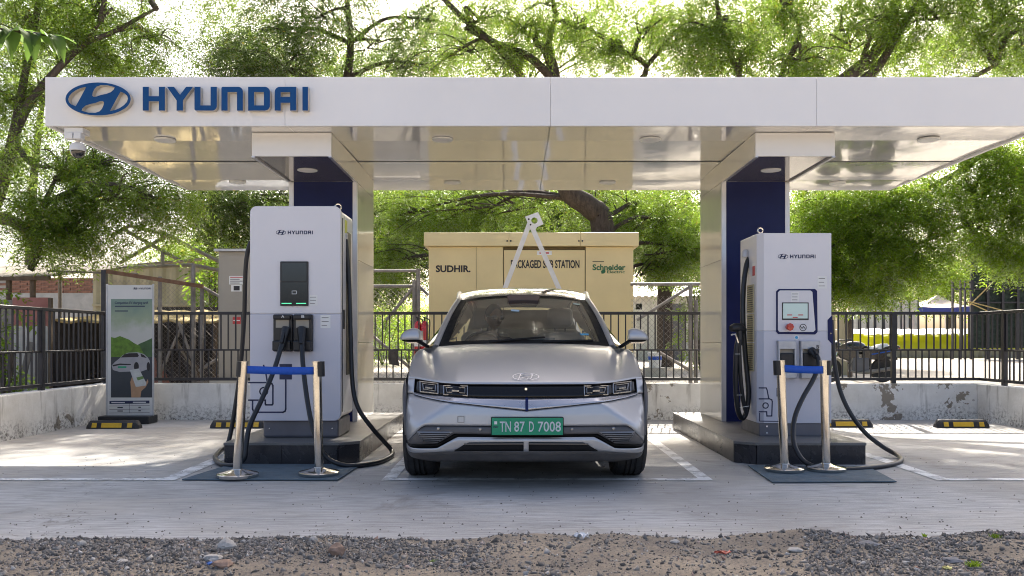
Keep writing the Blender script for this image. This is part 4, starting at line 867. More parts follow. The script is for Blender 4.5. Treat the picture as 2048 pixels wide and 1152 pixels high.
# wheels
def wheel(x, y, sg_):
    w = MB(); prof = [(.24,.10),(.30,.125),(.335,.122),(.352,.105),(.362,.075),(.3625,.045),(.352,.042),(.352,.030),(.364,.027),(.3645,.006),(.353,.004),(.353,-.006),(.3645,-.008),(.364,-.029),(.352,-.032),(.352,-.044),(.3625,-.047),(.362,-.077),(.352,-.107),(.335,-.124),(.30,-.127),(.24,-.10)]
    w.lathe(prof, (x, y, .362), 'x', 56); wo = w.build('wheel', TYRE, car, smooth=35)
    r = MB(); r.lathe([(.0, sg_*.07), (.06, sg_*.075), (.08, sg_*.05), (.22, sg_*.06), (.245, sg_*.10), (.25, sg_*.02), (.25, -sg_*.09)], (x, y, .362), 'x', 32); r.build('rim', MT['alu'], wo, smooth=30)
    for k in range(5):
        a = 2*math.pi*k/5; MB().bar((x+sg_*.085, y+.05*math.cos(a), .362+.05*math.sin(a)), (x+sg_*.10, y+.235*math.cos(a), .362+.235*math.sin(a)), .07, .03, up=(1,0,0)).build('spoke', MT['alu'], wo)
    g2 = MB()
    for k in range(72):
        a = 2*math.pi*k/72
        for xo in (.092, -.094): g2.bar((x+xo, y+.345*math.cos(a), .362+.345*math.sin(a)), (x+xo, y+.3615*math.cos(a), .362+.3615*math.sin(a)), .03, .008, up=(1,0,0))
    g2.build('tread_blocks', TYRE, wo)['kind'] = 'stuff'
for a in AX:
    for sg_ in (-1, 1): wheel(CXO+sg_*.815, CYO+a, sg_)
# underbody, a plain black box put in to block light
MB().box(CXO-.60, CXO+.60, CYO+.75, CYO+4.5, .19, .30).build('underbody', BLK, car); MB().box(CXO-.59, CXO+.59, CYO+.2, CYO+1.0, .301, .72).build('front_bay', BLK, car)
# windscreen, roof, greenhouse
def ws(u, v, o=0):
    a = -1+2*u; x0, x1 = .745, .60; x = a*(x0+(x1-x0)*v); s_ = (1.06+.30*abs(a)**2.2)*(1-v)+(2.06+.14*abs(a)**2.2)*v; z = (1.035-.02*abs(a)**2)*(1-v)+(1.497-.035*abs(a)**2)*v+.035*math.sin(math.pi*v)
    return Vector((CXO+x, CYO+s_-o*.6, z+o))
s = MB(); s.grid(lambda u, v: ws(.05+.90*u, .075+.865*v), 30, 14); s.build('windscreen', GLASS, car, smooth=60)
fr = MB(); 
for (u0, u1, v0, v1) in ((0, .055, 0, 1), (.945, 1, 0, 1), (.055, .945, 0, .08), (.055, .945, .935, 1)): fr.grid(lambda u, v: ws(u0+(u1-u0)*u, v0+(v1-v0)*v, .002), 16, 16)
fr.build('windscreen_frit', BLK, car, smooth=60)
def roof(u, v):
    a = -1+2*u; s_ = 2.06+.14*abs(a)**2.2*(1-v)+2.2*v; z = float(np.interp(2.06+2.2*v, [2.06, 2.2, 2.4, 2.6, 2.85, 3.2, 3.6, 4.0, 4.3], [1.500, 1.542, 1.586, 1.607, 1.620, 1.612, 1.58, 1.525, 1.46]))
    return (CXO+a*(.60+.045*math.sin(math.pi*min(1, v*1.3)))*(1-.05*v), CYO+s_, z-.045*abs(a)**3.2)
s = MB(); s.grid(roof, 30, 24); s.build('roof', M('roof_gloss', (.035, .034, .036), .10, .0, .03, coat=1), car, smooth=60)
for sg_ in (-1, 1):
    pa = [ws(.5+sg_*.5, v, .0)+Vector((sg_*.022, .02, .0)) for v in (0, .15, .3, .45, .6, .75, .9, 1.0)]; pa += [Vector(roof(.5+sg_*.5, v))+Vector((sg_*.018, 0, -.01)) for v in (.1, .25, .45, .7, 1.0)]
    s = MB(); s.tube(pa, [.032]*4+[.028]*4+[.026]*5, 8); s.build('side_rail', PAINT, car, smooth=60)
    s = MB(); pb = [(1.22, 1.0, .875), (1.5, 1.01, .88), (2.0, 1.03, .885), (2.6, 1.045, .885), (3.2, 1.055, .88), (3.8, 1.06, .86), (4.25, 1.06, .82)]
    pt = [pa[1], pa[3], pa[6], pa[8], pa[10], pa[11], pa[12]]
    s.add([(CXO+sg_*x, CYO+y, z) for y, z, x in pb]+[tuple(p+Vector((0, 0, -.02))) for p in pt], [(i, i+1, i+8, i+7) for i in range(6)]); s.build('side_window', DGLASS, car, smooth=50)
    for i in (3, 5): MB().bar((CXO+sg_*(pb[i][2]-.004), CYO+pb[i][0], pb[i][1]), pt[i]+Vector((-sg_*.004, 0, -.02)), .05, .012, up=(1,0,0)).build('pillar', BLK, car)
    # wing to windscreen filler
    s = MB(); s.grid(lambda u, v: Vector(hood_pt(sg_*(.80+.2*u), 1)).lerp(Vector((CXO+sg_*(.78+.10*u), CYO+1.30+.35*u, 1.01-.005*u)), v), 6, 2); s.build('cowl_corner', PAINT, car)
    # mirror
    mx = CXO+sg_*.965; my = CYO+1.36
    s = MB(); s.ball((mx, my, 1.105), 1, 20, 14, sq=(.108, .075, .078)); s.v = [(x+sg_*(-.25*(z-1.105) if (x-mx)*sg_ > 0 else 0)*1.0 , y, max(z, 1.082)) for x, y, z in s.v]
    s.v = [(mx+sg_*max(-.062, (x-mx)*sg_), y, z) for x, y, z in s.v]; mo = s.build('mirror', PAINT, car, smooth=50)
    s = MB(); s.ball((mx, my+.004, 1.081), 1, 18, 8, sq=(.100, .072, .022)); s.v = [(mx+sg_*max(-.066, (x-mx)*sg_), y, min(z, 1.081)) for x, y, z in s.v]; s.build('mirror_base', BLK, mo, smooth=50)
    MB().bar((mx-sg_*.05, my, 1.07), (CXO+sg_*.84, my+.06, 1.02), .05, .022).build('mirror_arm', BLK, mo, bevel=.005); MB().box(mx-.055, mx+.085, my+.05, my+.055, 1.05, 1.16).build('mirror_glass', MT['chrome'], mo)
MB().grid(lambda u, v: ws(u, -.03+.05*v, -.004+.0*u)+Vector((0, -.035*(1-v), -.012*(1-v))), 24, 2).build('cowl', BLK, car, smooth=50)
for (u0, v0, u1, v1) in ((.30, .035, .62, .10), (.60, .03, .90, .075)): 
    s = MB(); s.tube([ws(u0+(u1-u0)*t, v0+(v1-v0)*t, .012) for t in (0, .25, .5, .75, 1)], .009, 6); s.build('wiper', BLK, car, smooth=60)
# tail
s = MB(); s.grid(lambda u, v: (CXO+(-1+2*u)*(.80-.22*max(0, v-.45)/.55*1.0), CYO+4.60-.30*max(0, v-.45)/.55*abs(1)-.05*(abs(-1+2*u))**3, .3+1.14*v), 16, 12); s.build('tailgate', PAINT, car, smooth=60)
# cabin
MB().prism([(CYO+1.1, .95), (CYO+1.75, .98), (CYO+1.85, .90), (CYO+1.85, .6), (CYO+1.1, .6)], CXO-.70, CXO+.70, 'x').build('dashboard', DASH, car, bevel=.02)
MB().box(CXO-.70, CXO+.70, CYO+1.85, CYO+4.3, .3, .36).build('cabin_floor', DASH, car)
def seat(x, y, wd=.5):
    MB().prism(rrect(x-wd/2, x+wd/2, .60, 1.16, .08), y, y+.13).build('seat_back', SEAT, car, bevel=.03); MB().box(x-wd/2, x+wd/2, y-.48, y, .40, .58).build('seat_cushion', SEAT, car, bevel=.04)
    MB().prism(rrect(x-.13, x+.13, 1.20, 1.40, .06), y+.03, y+.13).build('headrest', SEAT, car, bevel=.03); MB().tube([(x-.05, y+.08, 1.1), (x-.05, y+.08, 1.25)], .008, 6).tube([(x+.05, y+.08, 1.1), (x+.05, y+.08, 1.25)], .008, 6).build('headrest_post', MT['chrome'], car)
seat(CXO-.37, CYO+2.45); seat(CXO+.37, CYO+2.45); MB().box(CXO-.62, CXO+.62, CYO+3.35, CYO+3.5, .5, 1.2).build('rear_seat', SEAT, car, bevel=.05)
MB().grid(lambda u, v: Vector(roof(.04+.92*u, .02+.9*v))+Vector((0, 0, -.035)), 10, 10).build('headliner', SEAT, car)
s = MB(); s.tube([(CXO-.37+.19*math.cos(a), CYO+1.80+.06*math.sin(a), .98+.17*math.sin(a)) for a in [2*math.pi*i/24 for i in range(25)]], .014, 8); s.box(CXO-.43, CXO-.31, CYO+1.78, CYO+1.82, .93, 1.03); s.tube([(CXO-.37, CYO+1.8, .96), (CXO-.37, CYO+1.6, .9)], .03, 8); s.build('steering_wheel', DASH, car, smooth=50)
MB().prism(rrect(CXO-.125, CXO+.125, 1.385, 1.45, .02), CYO+1.98, CYO+2.0).build('inner_mirror', BLK, car, bevel=.006)
MB().prism([(CXO-.13, 1.40), (CXO+.13, 1.40), (CXO+.16, 1.50), (CXO-.16, 1.50)], CYO+1.93, CYO+1.99).build('mirror_housing', M('brown_housing', (.10, .065, .05), .5), car, bevel=.01)
def wsticker(px, py, w_, h_, mat, rot=0):
    x = px; best = None
    for i in range(60):
        for j in range(40):
            q = ws(i/59, j/39, .003); ex = CX+q.x*F/q.y-px; ey = CY-(q.z-H)*F/q.y-py; e = ex*ex+ey*ey
            if best is None or e < best[0]: best = (e, i/59, j/39)
    _, u, v = best; s = MB(); s.grid(lambda a, c_: ws(u+((a-.5)*w_*math.cos(rot)-(c_-.5)*h_*math.sin(rot)), v+((a-.5)*w_*math.sin(rot)*2.5+(c_-.5)*h_*2.0), .004), 4, 3); s.build('windscreen_sticker', mat, car)
wsticker(1030, 622, .055, .02, M('pale_blue_sticker', (.45, .6, .68), .5), -.1); wsticker(1155, 608, .05, .02, M('pale_green_sticker', (.32, .45, .40), .5)); wsticker(1171, 668, .055, .014, M('blue_sticker', (.06, .32, .5), .5), .05)
# windscreen-side parcel box on the dashboard
bx_ = thing('parcel_box', 'pale blue and black boxed device standing on the car dashboard', 'box', (CXO+.08, CYO+1.5, .97)); MB().box(CXO+.02, CXO+.27, CYO+1.42, CYO+1.56, .975, 1.10).build('carton', M('grey_blue_carton', (.16, .22, .26), .5, 0, .3, 25), bx_, bevel=.004)
for a0, a1 in ((.035, .085), (.15, .20)): MB().box(CXO+a0, CXO+a1, CYO+1.418, CYO+1.4195, 1.0, 1.06).build('print', M('pale_blue_print', (.40, .55, .60), .5), bx_)
# driver
dr = thing('person', 'driver in dark clothes and dark glasses seated behind the steering wheel', 'person', (CXO-.35, CYO+2.3, .58))
def skinned(joints, edges, name, mat, parent, lev=2):
    me = bpy.data.meshes.new(name); o0 = off(parent); me.from_pydata([tuple(Vector(j[0])-o0) for j in joints], edges, []); me.materials.append(mat)
    o = link(name, me, parent); sk = o.modifiers.new('skin', 'SKIN'); sk.use_smooth_shade = True
    for i, j in enumerate(joints): me.skin_vertices[0].data[i].radius = (j[1], j[2] if len(j) > 2 else j[1])
    me.skin_vertices[0].data[0].use_root = True; sb = o.modifiers.new('sub', 'SUBSURF'); sb.levels = lev; sb.render_levels = lev; return o
hx, hy = CXO-.28, CYO+2.12
J = [((CXO-.35, CYO+2.26, .64), .15, .12), ((CXO-.34, CYO+2.24, .82), .14, .11), ((CXO-.32, CYO+2.22, 1.02), .155, .11), ((CXO-.31, CYO+2.19, 1.12), .07), ((CXO-.295, CYO+2.165, 1.19), .052), ((CXO-.285, CYO+2.14, 1.25), .055),
     ((CXO-.50, CYO+2.22, 1.06), .065), ((CXO-.56, CYO+2.08, .88), .048), ((CXO-.52, CYO+1.86, .98), .034), ((CXO-.12, CYO+2.2, 1.06), .065), ((CXO-.10, CYO+2.06, .88), .048), ((CXO-.22, CYO+1.86, .98), .034),
     ((CXO-.45, CYO+2.1, .63), .09), ((CXO-.44, CYO+1.85, .66), .07), ((CXO-.25, CYO+2.1, .63), .09), ((CXO-.26, CYO+1.85, .66), .07)]
skinned(J, [(0,1),(1,2),(2,3),(3,4),(4,5),(2,6),(6,7),(7,8),(2,9),(9,10),(10,11),(0,12),(12,13),(0,14),(14,15)], 'body', MT['shirt'], dr)
s = MB(); hc = Vector((hx, hy, 1.295))
def head_r(p):
    x, y, z = p; k = 1.0
    y2 = y*(1.12); 
    if y < 0 and -.35 < z < .25 and abs(x) < .22: y2 -= .16*(1-abs(x)/.22)*(1-abs(z+.1)/.4)          # nose
    if y < 0 and .1 < z < .35: y2 -= .05                                                              # brow
    if z < -.3: x *= 1-.35*(-z-.3)/.7*1.0; y2 += .0                                                    # jaw
    return Vector((x*.078, y2*.088, z*.118))
bm_ = MB(); bm_.ball((0,0,0), 1, 28, 22); Rz = Matrix.Rotation(R(24), 4, 'Z') @ Matrix.Rotation(R(10), 4, 'X')
bm_.v = [tuple(hc+Rz @ head_r(v)) for v in bm_.v]
for sx_ in (-1, 1): bm_.ball(hc+Rz @ Vector((sx_*.080, .012, -.005)), 1, 8, 6, sq=(.012, .02, .034))
bm_.build('head', MT['skin'], dr, smooth=70)
hr = MB(); hr.ball((0,0,0), 1, 24, 14); hr.v = [tuple(hc+Rz @ (Vector((v[0]*.086, v[1]*.104+.008, max(v[2], .12 if v[1] < -.2 else -.35)*.128))+Vector((0, .004, .002)))) for v in hr.v]; hr.build('hair', MT['hair'], dr, smooth=70)
gl_ = MB()
for sx_ in (-1, 1): gl_.ball(hc+Rz @ Vector((sx_*.034, -.094, .012)), 1, 10, 6, sq=(.030, .008, .021)); gl_.bar(hc+Rz @ Vector((sx_*.062, -.085, .016)), hc+Rz @ Vector((sx_*.082, .01, .012)), .005, .008)
gl_.bar(hc+Rz @ Vector((-.01, -.1, .018)), hc+Rz @ Vector((.01, -.1, .018)), .006, .006); gl_.build('sunglasses', MT['screen'], dr, smooth=50)
mo_ = MB(); mo_.ball(hc+Rz @ Vector((0, -.092, -.062)), 1, 10, 6, sq=(.024, .008, .007)); mo_.build('mouth', M('lips', (.16, .06, .05), .5), dr, smooth=60)
for cx_, cy_, cz_, sd_ in ((CXO-.52, CYO+1.85, .985, 1), (CXO-.22, CYO+1.85, .985, -1)):
    hj = [((cx_, cy_, cz_), .026), ((cx_+.01*sd_, cy_-.04, cz_+.03), .03)]; he = [(0, 1)]
    for k in range(4):
        b0 = len(hj); y_ = cy_-.05; hj += [((cx_+sd_*(.02), y_+.012*k, cz_+.055-.018*k), .011), ((cx_+sd_*.045, y_-.015+.012*k, cz_+.06-.018*k), .010), ((cx_+sd_*.05, y_+.02+.01*k, cz_+.05-.018*k), .009)]; he += [(1, b0), (b0, b0+1), (b0+1, b0+2)]
    b0 = len(hj); hj += [((cx_+sd_*.01, cy_-.01, cz_+.06), .011), ((cx_+sd_*.03, cy_+.0, cz_+.085), .010)]; he += [(0, b0), (b0, b0+1)]
    skinned(hj, he, 'hand', MT['skin'], dr, 1)
# ================================================================ behind the railing
def corr(x0, x1, z0, z1, y, pitch=.12, amp=.014, slope=0, hole=None):   # standing profiled sheet
    n_ = max(4, int((x1-x0)/pitch*4)); s = MB()
    pr = [0, 0, 1, 1]
    s.grid(lambda u, v: (x0+(x1-x0)*u, y+amp*pr[int(round(u*n_)) % 4], z0+(z1-z0+slope*u)*v), n_, 1); return s
# packaged substation
D = 14.5; sb = thing('substation', 'yellow packaged substation cabinet with black lettering behind the car', 'substation', (PX(1062, D), D+1, 0))
x0, x1, zt = PX(857, D), PX(1267, D), PZ(493, D); js = [857, 952.5, 1006.6, 1171, 1267]
for a_, b_ in zip(js, js[1:]):
    if a_ > 1000 and a_ < 1100:
        MB().box(PX(a_, D)+.012, PX(b_, D)-.012, D+.004, D+.03, .25, zt-.06).build('door', MT['sub'], sb, bevel=.004)
    else: MB().box(PX(a_, D)+.003, PX(b_, D)-.003, D, D+.03, .2, zt-.003).build('panel', MT['sub'], sb, bevel=.003)
MB().box(x0+.01, x1-.01, D+.032, D+2.1, .2, zt-.004).build('body', MT['sub_dark'], sb); 
for x in (x0, x1-.012): MB().box(x, x+.012, D+.034, D+2.1, .2, zt-.003).build('side_panel', MT['sub'], sb)
MB().box(x0-.1, x1+.1, D-.1, D+2.2, -.05, .2).build('plinth', MT['plaster'], sb)
rj = [849, 1018, 1160.6, 1276.6]
for a_, b_ in zip(rj, rj[1:]):
    ro = MB().box(PX(a_, D)+(.002 if a_ > 850 else 0), PX(b_, D)-.002, D-.08, D+2.2, zt, PZ(466, D)).build('roof_section', MT['sub'], sb, bevel=.006)
for px in (1014.5, 1021.5, 1157, 1164): MB().lathe([(.016,0),(.016,-.008)], (PX(px, D), D-.08, PZ(483, D)), 'y', 10).build('bolt', MT['black'], sb)
text('SUDHIR.', PX(871.6, D), PX(941, D), PZ(544.6, D), PZ(530.5, D), D-.003, MT['ink'], sb, bold=.035); text('PACKAGED SUB STATION', PX(1021.7, D), PX(1158.9, D), PZ(536.5, D), PZ(520, D), D-.001, MT['ink'], sb, bold=.025)
text('Schneider', PX(1185, D), PX(1251, D), PZ(540.5, D), PZ(528.5, D), D-.003, MT['ink_green'], sb, bold=.03); text('Electric', PX(1214, D), PX(1249.6, D), PZ(546.5, D), PZ(540.9, D), D-.003, MT['ink_green'], sb)
q = [P(a_, b_, D) for a_, b_ in ((1203,547.5),(1202,542),(1206,539.5),(1210.5,539),(1211,544),(1208,547))]; MB().prism([(p.x, p.z) for p in q], D-.003, D-.001).build('leaf_symbol', MT['ink_green'], sb)
plate(1185, 1208, 522.6, 524, D, .001, 'ink', sb, 'print', y=D-.0015)
plate(1074, 1103.6, 502, 510, D, .003, 'sticker', sb, 'name_plate', y=D+.003); plate(1079, 1098, 504.5, 507.5, D, .001, 'ink_red', sb, 'print', y=D-.0005)
# steel A-frame
MT['zinc'] = M('pale_zinc', (.66, .66, .67), .5, .1, .08, 9, dirt=.06)
D = 12.6; af = thing('steel_a_frame', 'galvanised flat bar A-frame with holed plate rising behind the car roof', 'steel frame', (PX(1068, D), D, 0))
def leg(a_, b_, y): p, q_ = P(*a_, D), P(*b_, D); t = (p.z+.02)/(p.z-q_.z); e = p.lerp(q_, t); MB().bar((p.x, y, p.z), (e.x, y, e.z), .07, .012, up=(0,1,0)).build('leg', MT['zinc'], af, bevel=.002)
leg((1060.5,443), (1010.5,575), D); leg((1061,448), (1118.4,578.6), D-.013)
q = [P(a_, b_, D) for a_, b_ in ((1050,434),(1076,424.5),(1087,448.5),(1074,454.5),(1070,461),(1061,458))]
me = curve_mesh([[(p.x, p.z) for p in q], [(PX(1068.8, D)+.047*math.cos(2*math.pi*i/20), PZ(441.5, D)+.047*math.sin(2*math.pi*i/20)) for i in range(20)]], .012, 'head_plate', MT['zinc']); put('head_plate', me, af, (0, D-.027, 0))
for px, py in ((1057.5, 439), (1061, 450)): MB().lathe([(.014,0),(.014,-.015)], (PX(px, D), D-.027, PZ(py, D)), 'y', 6).build('bolt', MT['black'], af)
# grey-beige cabinet
D = 12.7; cb = thing('meter_cabinet', 'grey beige steel cabinet with small signs behind the tall charger', 'cabinet', (PX(480, D), D+.3, 0)); xc0, xc1 = PX(437, D), PX(437, D)+1.0; z0_, z1_ = .5, PZ(503, D)
MB().box(xc0, xc1, D, D+.7, z0_, z1_).build('body', MT['cabinet'], cb, bevel=.006); MB().box(xc0-.05, xc1+.05, D-.06, D+.76, z1_+.001, z1_+.035).build('cap', MT['galv'], cb); MB().box(xc0-.1, xc1+.1, D-.1, D+.8, -.05, z0_-.001).build('plinth', MT['plaster'], cb)
for k in range(1): MB().box(xc0+.03, xc1-.03, D-.012, D-.001, z0_+.05, z1_-.06).build('door', MT['cabinet'], cb, bevel=.004)
plate(459, 488, 552, 569, D, .003, 'sticker', cb, 'notice', y=D-.0125); plate(463, 484, 570, 583, D, .003, 'sticker', cb, 'notice', y=D-.0125); plate(468, 480, 572, 581, D, .001, 'ink', cb, 'pictogram', y=D-.016)
for k in range(4): plate(461, 486-2*(k % 2)*3, 554+3.8*k, 555.6+3.8*k, D, .001, 'ink_red' if k == 0 else 'grey_base', cb, 'print', y=D-.016)
plate(466, 482, 634, 648, D, .003, 'ink_red', cb, 'notice', y=D-.0125); plate(467.5, 480.5, 640, 642, D, .001, 'sticker', cb, 'print', y=D-.016)
# chain-link fences
def chainlink(name, label, xa, xb, za, zb, y, posts, braces=(), rails=(), sp=.085, wr=.0022):
    t = thing(name, label, 'chain link fence', (xa, y, 0)); s = MB(); h = zb-za; k = int((xb-xa+h)/sp)
    for i in range(k):
        for sg_ in (1, -1):
            u0 = xa-h+i*sp if sg_ > 0 else xa+i*sp; p0, p1 = (u0, za), (u0+sg_*h, zb)
            ta = 0.0; tb = 1.0
            dx = p1[0]-p0[0]
            lo, hi = ((xa-p0[0])/dx, (xb-p0[0])/dx) if dx > 0 else ((xb-p0[0])/dx, (xa-p0[0])/dx)
            ta, tb = max(0, lo), min(1, hi)
            if tb-ta < .01: continue
            s.tube([(p0[0]+dx*ta, y+.002*sg_, za+h*ta), (p0[0]+dx*tb, y+.002*sg_, za+h*tb)], wr, 3, cap=False)
    o = s.build('wire_mesh', MT['pipe'], t, fix=False); o['kind'] = 'stuff'
    for x, z in posts: MB().tube([(x, y+.04, -.05), (x, y+.04, z)], .032, 8).build('post', MT['pipe'], t, smooth=50)
    for p, q_ in list(braces)+list(rails): MB().tube([(p[0], y+.05, p[1]), (q_[0], y+.05, q_[1])], .024, 8).build('rail', MT['pipe'], t, smooth=50)
    return t
D = 13.0
chainlink('chain_link_fence', 'chain link gate with pipe frame behind the left pillar', PX(700, D), PX(852, D), 0, PZ(575, D), D, [(PX(836, D), PZ(538, D)), (PX(828, D), PZ(560, D))], [((PX(772, D), PZ(640, D)), (PX(828, D), PZ(572, D))), ((PX(740, D), PZ(668, D)), (PX(830, D), PZ(745, D))), ((PX(838, D), PZ(572, D)), (PX(856, D), PZ(590, D)))], [((PX(690, D), PZ(541, D)), (PX(836, D), PZ(541, D))), ((PX(690, D), PZ(572, D)), (PX(836, D), PZ(572, D)))])
chainlink('chain_link_fence', 'chain link fence with leaning brace between substation and right pillar', PX(1262, D), PX(1450, D), 0, PZ(592, D), D, [(PX(1382, D), PZ(568, D)), (PX(1393, D), PZ(600, D))], [((PX(1275, D), PZ(640, D)), (PX(1380, D), PZ(574, D))), ((PX(1320, D), PZ(705, D)), (PX(1380, D), PZ(740, D)))], [((PX(1262, D), PZ(568, D)), (PX(1410, D), PZ(568, D)))])
chainlink('chain_link_fence', 'chain link fence with dark sloping beam behind the banner', PX(214, D), PX(440, D), 0, PZ(560, D), D, [(PX(318, D), PZ(553, D)), (PX(385, D), PZ(528, D)), (PX(402, D), PZ(572, D))], [((PX(400, D), PZ(572, D)), (PX(437, D), PZ(593, D))), ((PX(315, D), PZ(752, D)), (PX(362, D), PZ(650, D))), ((PX(355, D), PZ(645, D)), (PX(388, D), PZ(735, D))), ((PX(395, D), PZ(742, D)), (PX(432, D), PZ(718, D)))], [], sp=.07)
bt = thing('beam_post', 'dark steel post and rusty sloping beam above the banner', 'steel frame', (PX(208, 12.9), 12.9, 0)); MB().box(PX(204, 12.9), PX(213, 12.9), 12.87, 12.94, -.05, PZ(540, 12.9)).build('post', MT['fence'], bt); MB().bar(P(214, 543, 12.9), P(406, 573, 12.9), .05, .06).build('beam', MT['rust'], bt)
# fire extinguishers and rag
for px, lab, dy in ((836, 'red fire extinguisher hung on the gate post, the left of two', 0), (849.5, 'red fire extinguisher hung close to the substation, the right of two', -.05)):
    D = 12.75+dy; x = PX(px, D); e = thing('fire_extinguisher', lab, 'fire extinguisher', (x, D, PZ(722, D)), 'fire extinguishers on the gate'); zb_, zt_ = PZ(722, D), PZ(642, D); r = .055
    MB().lathe([(r*.9,0),(r,.01),(r,zt_-zb_-.06),(r*.8,zt_-zb_-.025),(r*.35,zt_-zb_)], (x, D, zb_), n=20).build('cylinder', MT['ext_red'], e, smooth=40); MB().tube([(x, D, zt_), (x, D, zt_+.05)], .015, 8).bar((x-.02, D-.03, zt_+.05), (x+.05, D-.05, zt_+.065), .02, .012).build('valve', MT['black'], e); MB().tube(spline([(x+.02,D-.02,zt_+.04),(x+.075,D-.02,zt_),(x+.07,D-.02,zt_-.2),(x+.06,D-.02,zb_+.15)], 5), .01, 6).build('hose', MT['black'], e)
    MB().lathe([(r+.001,0),(r+.001,.09)], (x, D, zb_+.22), n=20).build('label', MT['sticker'], e, smooth=40)
D = 11.44; s = MB(); s.grid(lambda u, v: (PX(776+20*u+2*v, D)+.004*math.sin(9*v), D-.012+.012*math.sin(8*u)*(.3+v), PZ(700+(28+4*u)*v, D)), 10, 8); o = s.build('rag', MT['dark_cloth'], None, smooth=60); md = o.modifiers.new('t', 'SOLIDIFY'); md.thickness = .004; tag(o, 'dirty grey rag hanging on the railing beside the left pillar', 'rag')
# tin roofed shelter at the left edge
D = 13.6; ts = thing('tin_shelter', 'rusty tin roofed lean-to standing at the frame edge beyond the railing', 'shelter', (PX(40, D), D+1, 0))
s = MB(); n_ = 60; s.grid(lambda u, v: (PX(-260+370*u, D)-1.0*v*.0, D+2.8*v, PZ(556-18*u*.2, D)+.012*(1 if int(round(u*n_)) % 4 > 1 else 0)+.42*v), n_, 3); o = s.build('roof', MT['tin'], ts); md = o.modifiers.new('t', 'SOLIDIFY'); md.thickness = .006
s = MB(); s.bar(P(-200, 560, D), P(100, 556, D), .06, .06); s.build('eave_beam', MT['timber'], ts)
for px in (14, -150, 62): MB().tube([(PX(px, D), D+.05, -.05), (PX(px, D), D+.05, PZ(558, D))], .045, 8).build('post', MT['timber'], ts)
MB().bar(P(95, 542, D+.3), P(275, 548, D+.3), .05, .03).build('eave_rail', MT['pipe'], ts)
rs = thing('sheet_screen', 'faded red and cream sheet screen standing under the tin roof', 'screen', (PX(60, 13.0), 13.0, 0)); corr(PX(-60, 13.0), PX(24, 13), -.02, PZ(600, 13), 13.02).build('sheet', MT['tin'], rs); corr(PX(25, 13.0), PX(101, 13), PZ(652, 13), PZ(595, 13), 13.0, .2, .006).build('upper_sheet', MT['red_cloth'], rs); corr(PX(25, 13.0), PX(97, 13), -.02, PZ(653, 13), 13.004, .2, .006).build('lower_sheet', MT['plaster'], rs); MB().bar(P(101, 596, 13), (PX(101, 13), 13, -.02), .05, .05).build('post', MT['timber'], rs)
# low shelter with littered yellow roof and its clutter
sh_ = thing('low_shed', 'dark low shed with dry leaf littered roof behind the railing', 'shed', (PX(250, 15), 15, 0))
xa, xb = PX(95, 13.4), PX(452, 13.4)
s = MB(); s.grid(lambda u, v: (xa+(xb-xa)*u, 13.4+4.2*v, PZ(641, 13.4)+.30*v+.02*math.sin(40*u)+.015*mn.noise(Vector((u*20, v*9, 0)))), 70, 14); o = s.build('roof', MT['straw'], sh_, smooth=60); md = o.modifiers.new('t', 'SOLIDIFY'); md.thickness = .03
MB().box(xa, xb, 17.5, 17.6, -.05, 1.75).build('back_wall', MT['dark_cloth'], sh_); MB().box(xa, xa+.1, 13.5, 17.49, -.05, 1.4).build('side_wall', MT['dark_cloth'], sh_)
for px in (100, 300, 430): MB().tube([(PX(px, 13.45), 13.45, -.05), (PX(px, 13.45), 13.45, PZ(643, 13.45))], .04, 8).build('post', MT['timber'], sh_)
def planks(px, py0, d, k, label, ln_=1.6):
    t = thing('timber_stack', label, 'timber', (PX(px, d), d, 0))
    for i in range(k):
        a = Vector((PX(px, d)+random.uniform(-.4, .4), d+random.uniform(-.1, .35), .03+.05*i*.5)); b_ = a+Vector((random.uniform(-.5, .5)*ln_, random.uniform(-.2, .5), random.uniform(.05, .9)*(1 if i % 2 else .15))); MB().bar(a, b_, .09, .03).build('plank', random.choice([MT['timber'], MT['tin'], MT['dark_cloth']]), t)
planks(150, 720, 14.2, 14, 'jumbled timber planks in the dark shed beside the banner'); planks(370, 720, 14.0, 16, 'jumbled planks and battens in the dark shed beside the cabinet'); planks(30, 740, 12.6, 8, 'loose boards lying against the side railing', 1.0)
def heap(px, d, w_, h_, mat, name, label, cat, dz=0):
    s = MB(); x0 = PX(px, d); sd_ = random.uniform(0, 90)
    s.grid(lambda u, v: (x0+(u-.5)*w_, d+(v-.5)*w_*.6, dz+h_*max(0, math.sin(math.pi*u)*math.sin(math.pi*v))**.5*(.8+.5*mn.noise(Vector((u*4+sd_, v*4, 0))))-.03), 24, 14); return tag(s.build(name, mat, None, smooth=50), label, cat)
heap(355, 15.5, 1.8, 1.15, MT['dark_cloth'], 'covered_heap', 'heap under dark cloth inside the low shed near the cabinet', 'heap'); heap(190, 15.8, 2.0, 1.0, MT['dark_cloth'], 'covered_heap', 'heap under dark cloth inside the low shed behind the banner', 'heap'); heap(290, 14.4, .9, 1.05, MT['red_cloth'], 'covered_heap', 'faded red cloth covered heap peeking out beside the banner', 'heap')
# pipe truss
pt_ = thing('pipe_truss', 'bare rusty pipe roof truss above the corrugated shed', 'truss', (PX(340, 16), 16, 0))
for a_, b_ in (((255,450),(335,470)), ((335,470),(437,523)), ((335,470),(240,526)), ((250,460),(358,520)), ((95,541),(385,530)), ((385,530),(440,541)), ((325,500),(325,531)), ((100,541),(-40,552)), ((258,452),(225,470))): MB().tube([P(*a_, 16), P(*b_, 16)], .035, 7).build('pipe', MT['pipe'], pt_, smooth=50)
for px in (120, 385, 440): MB().tube([(PX(px, 16), 16.0, -.05), (PX(px, 16), 16, PZ(536, 16))], .035, 7).build('post', MT['pipe'], pt_, smooth=50)
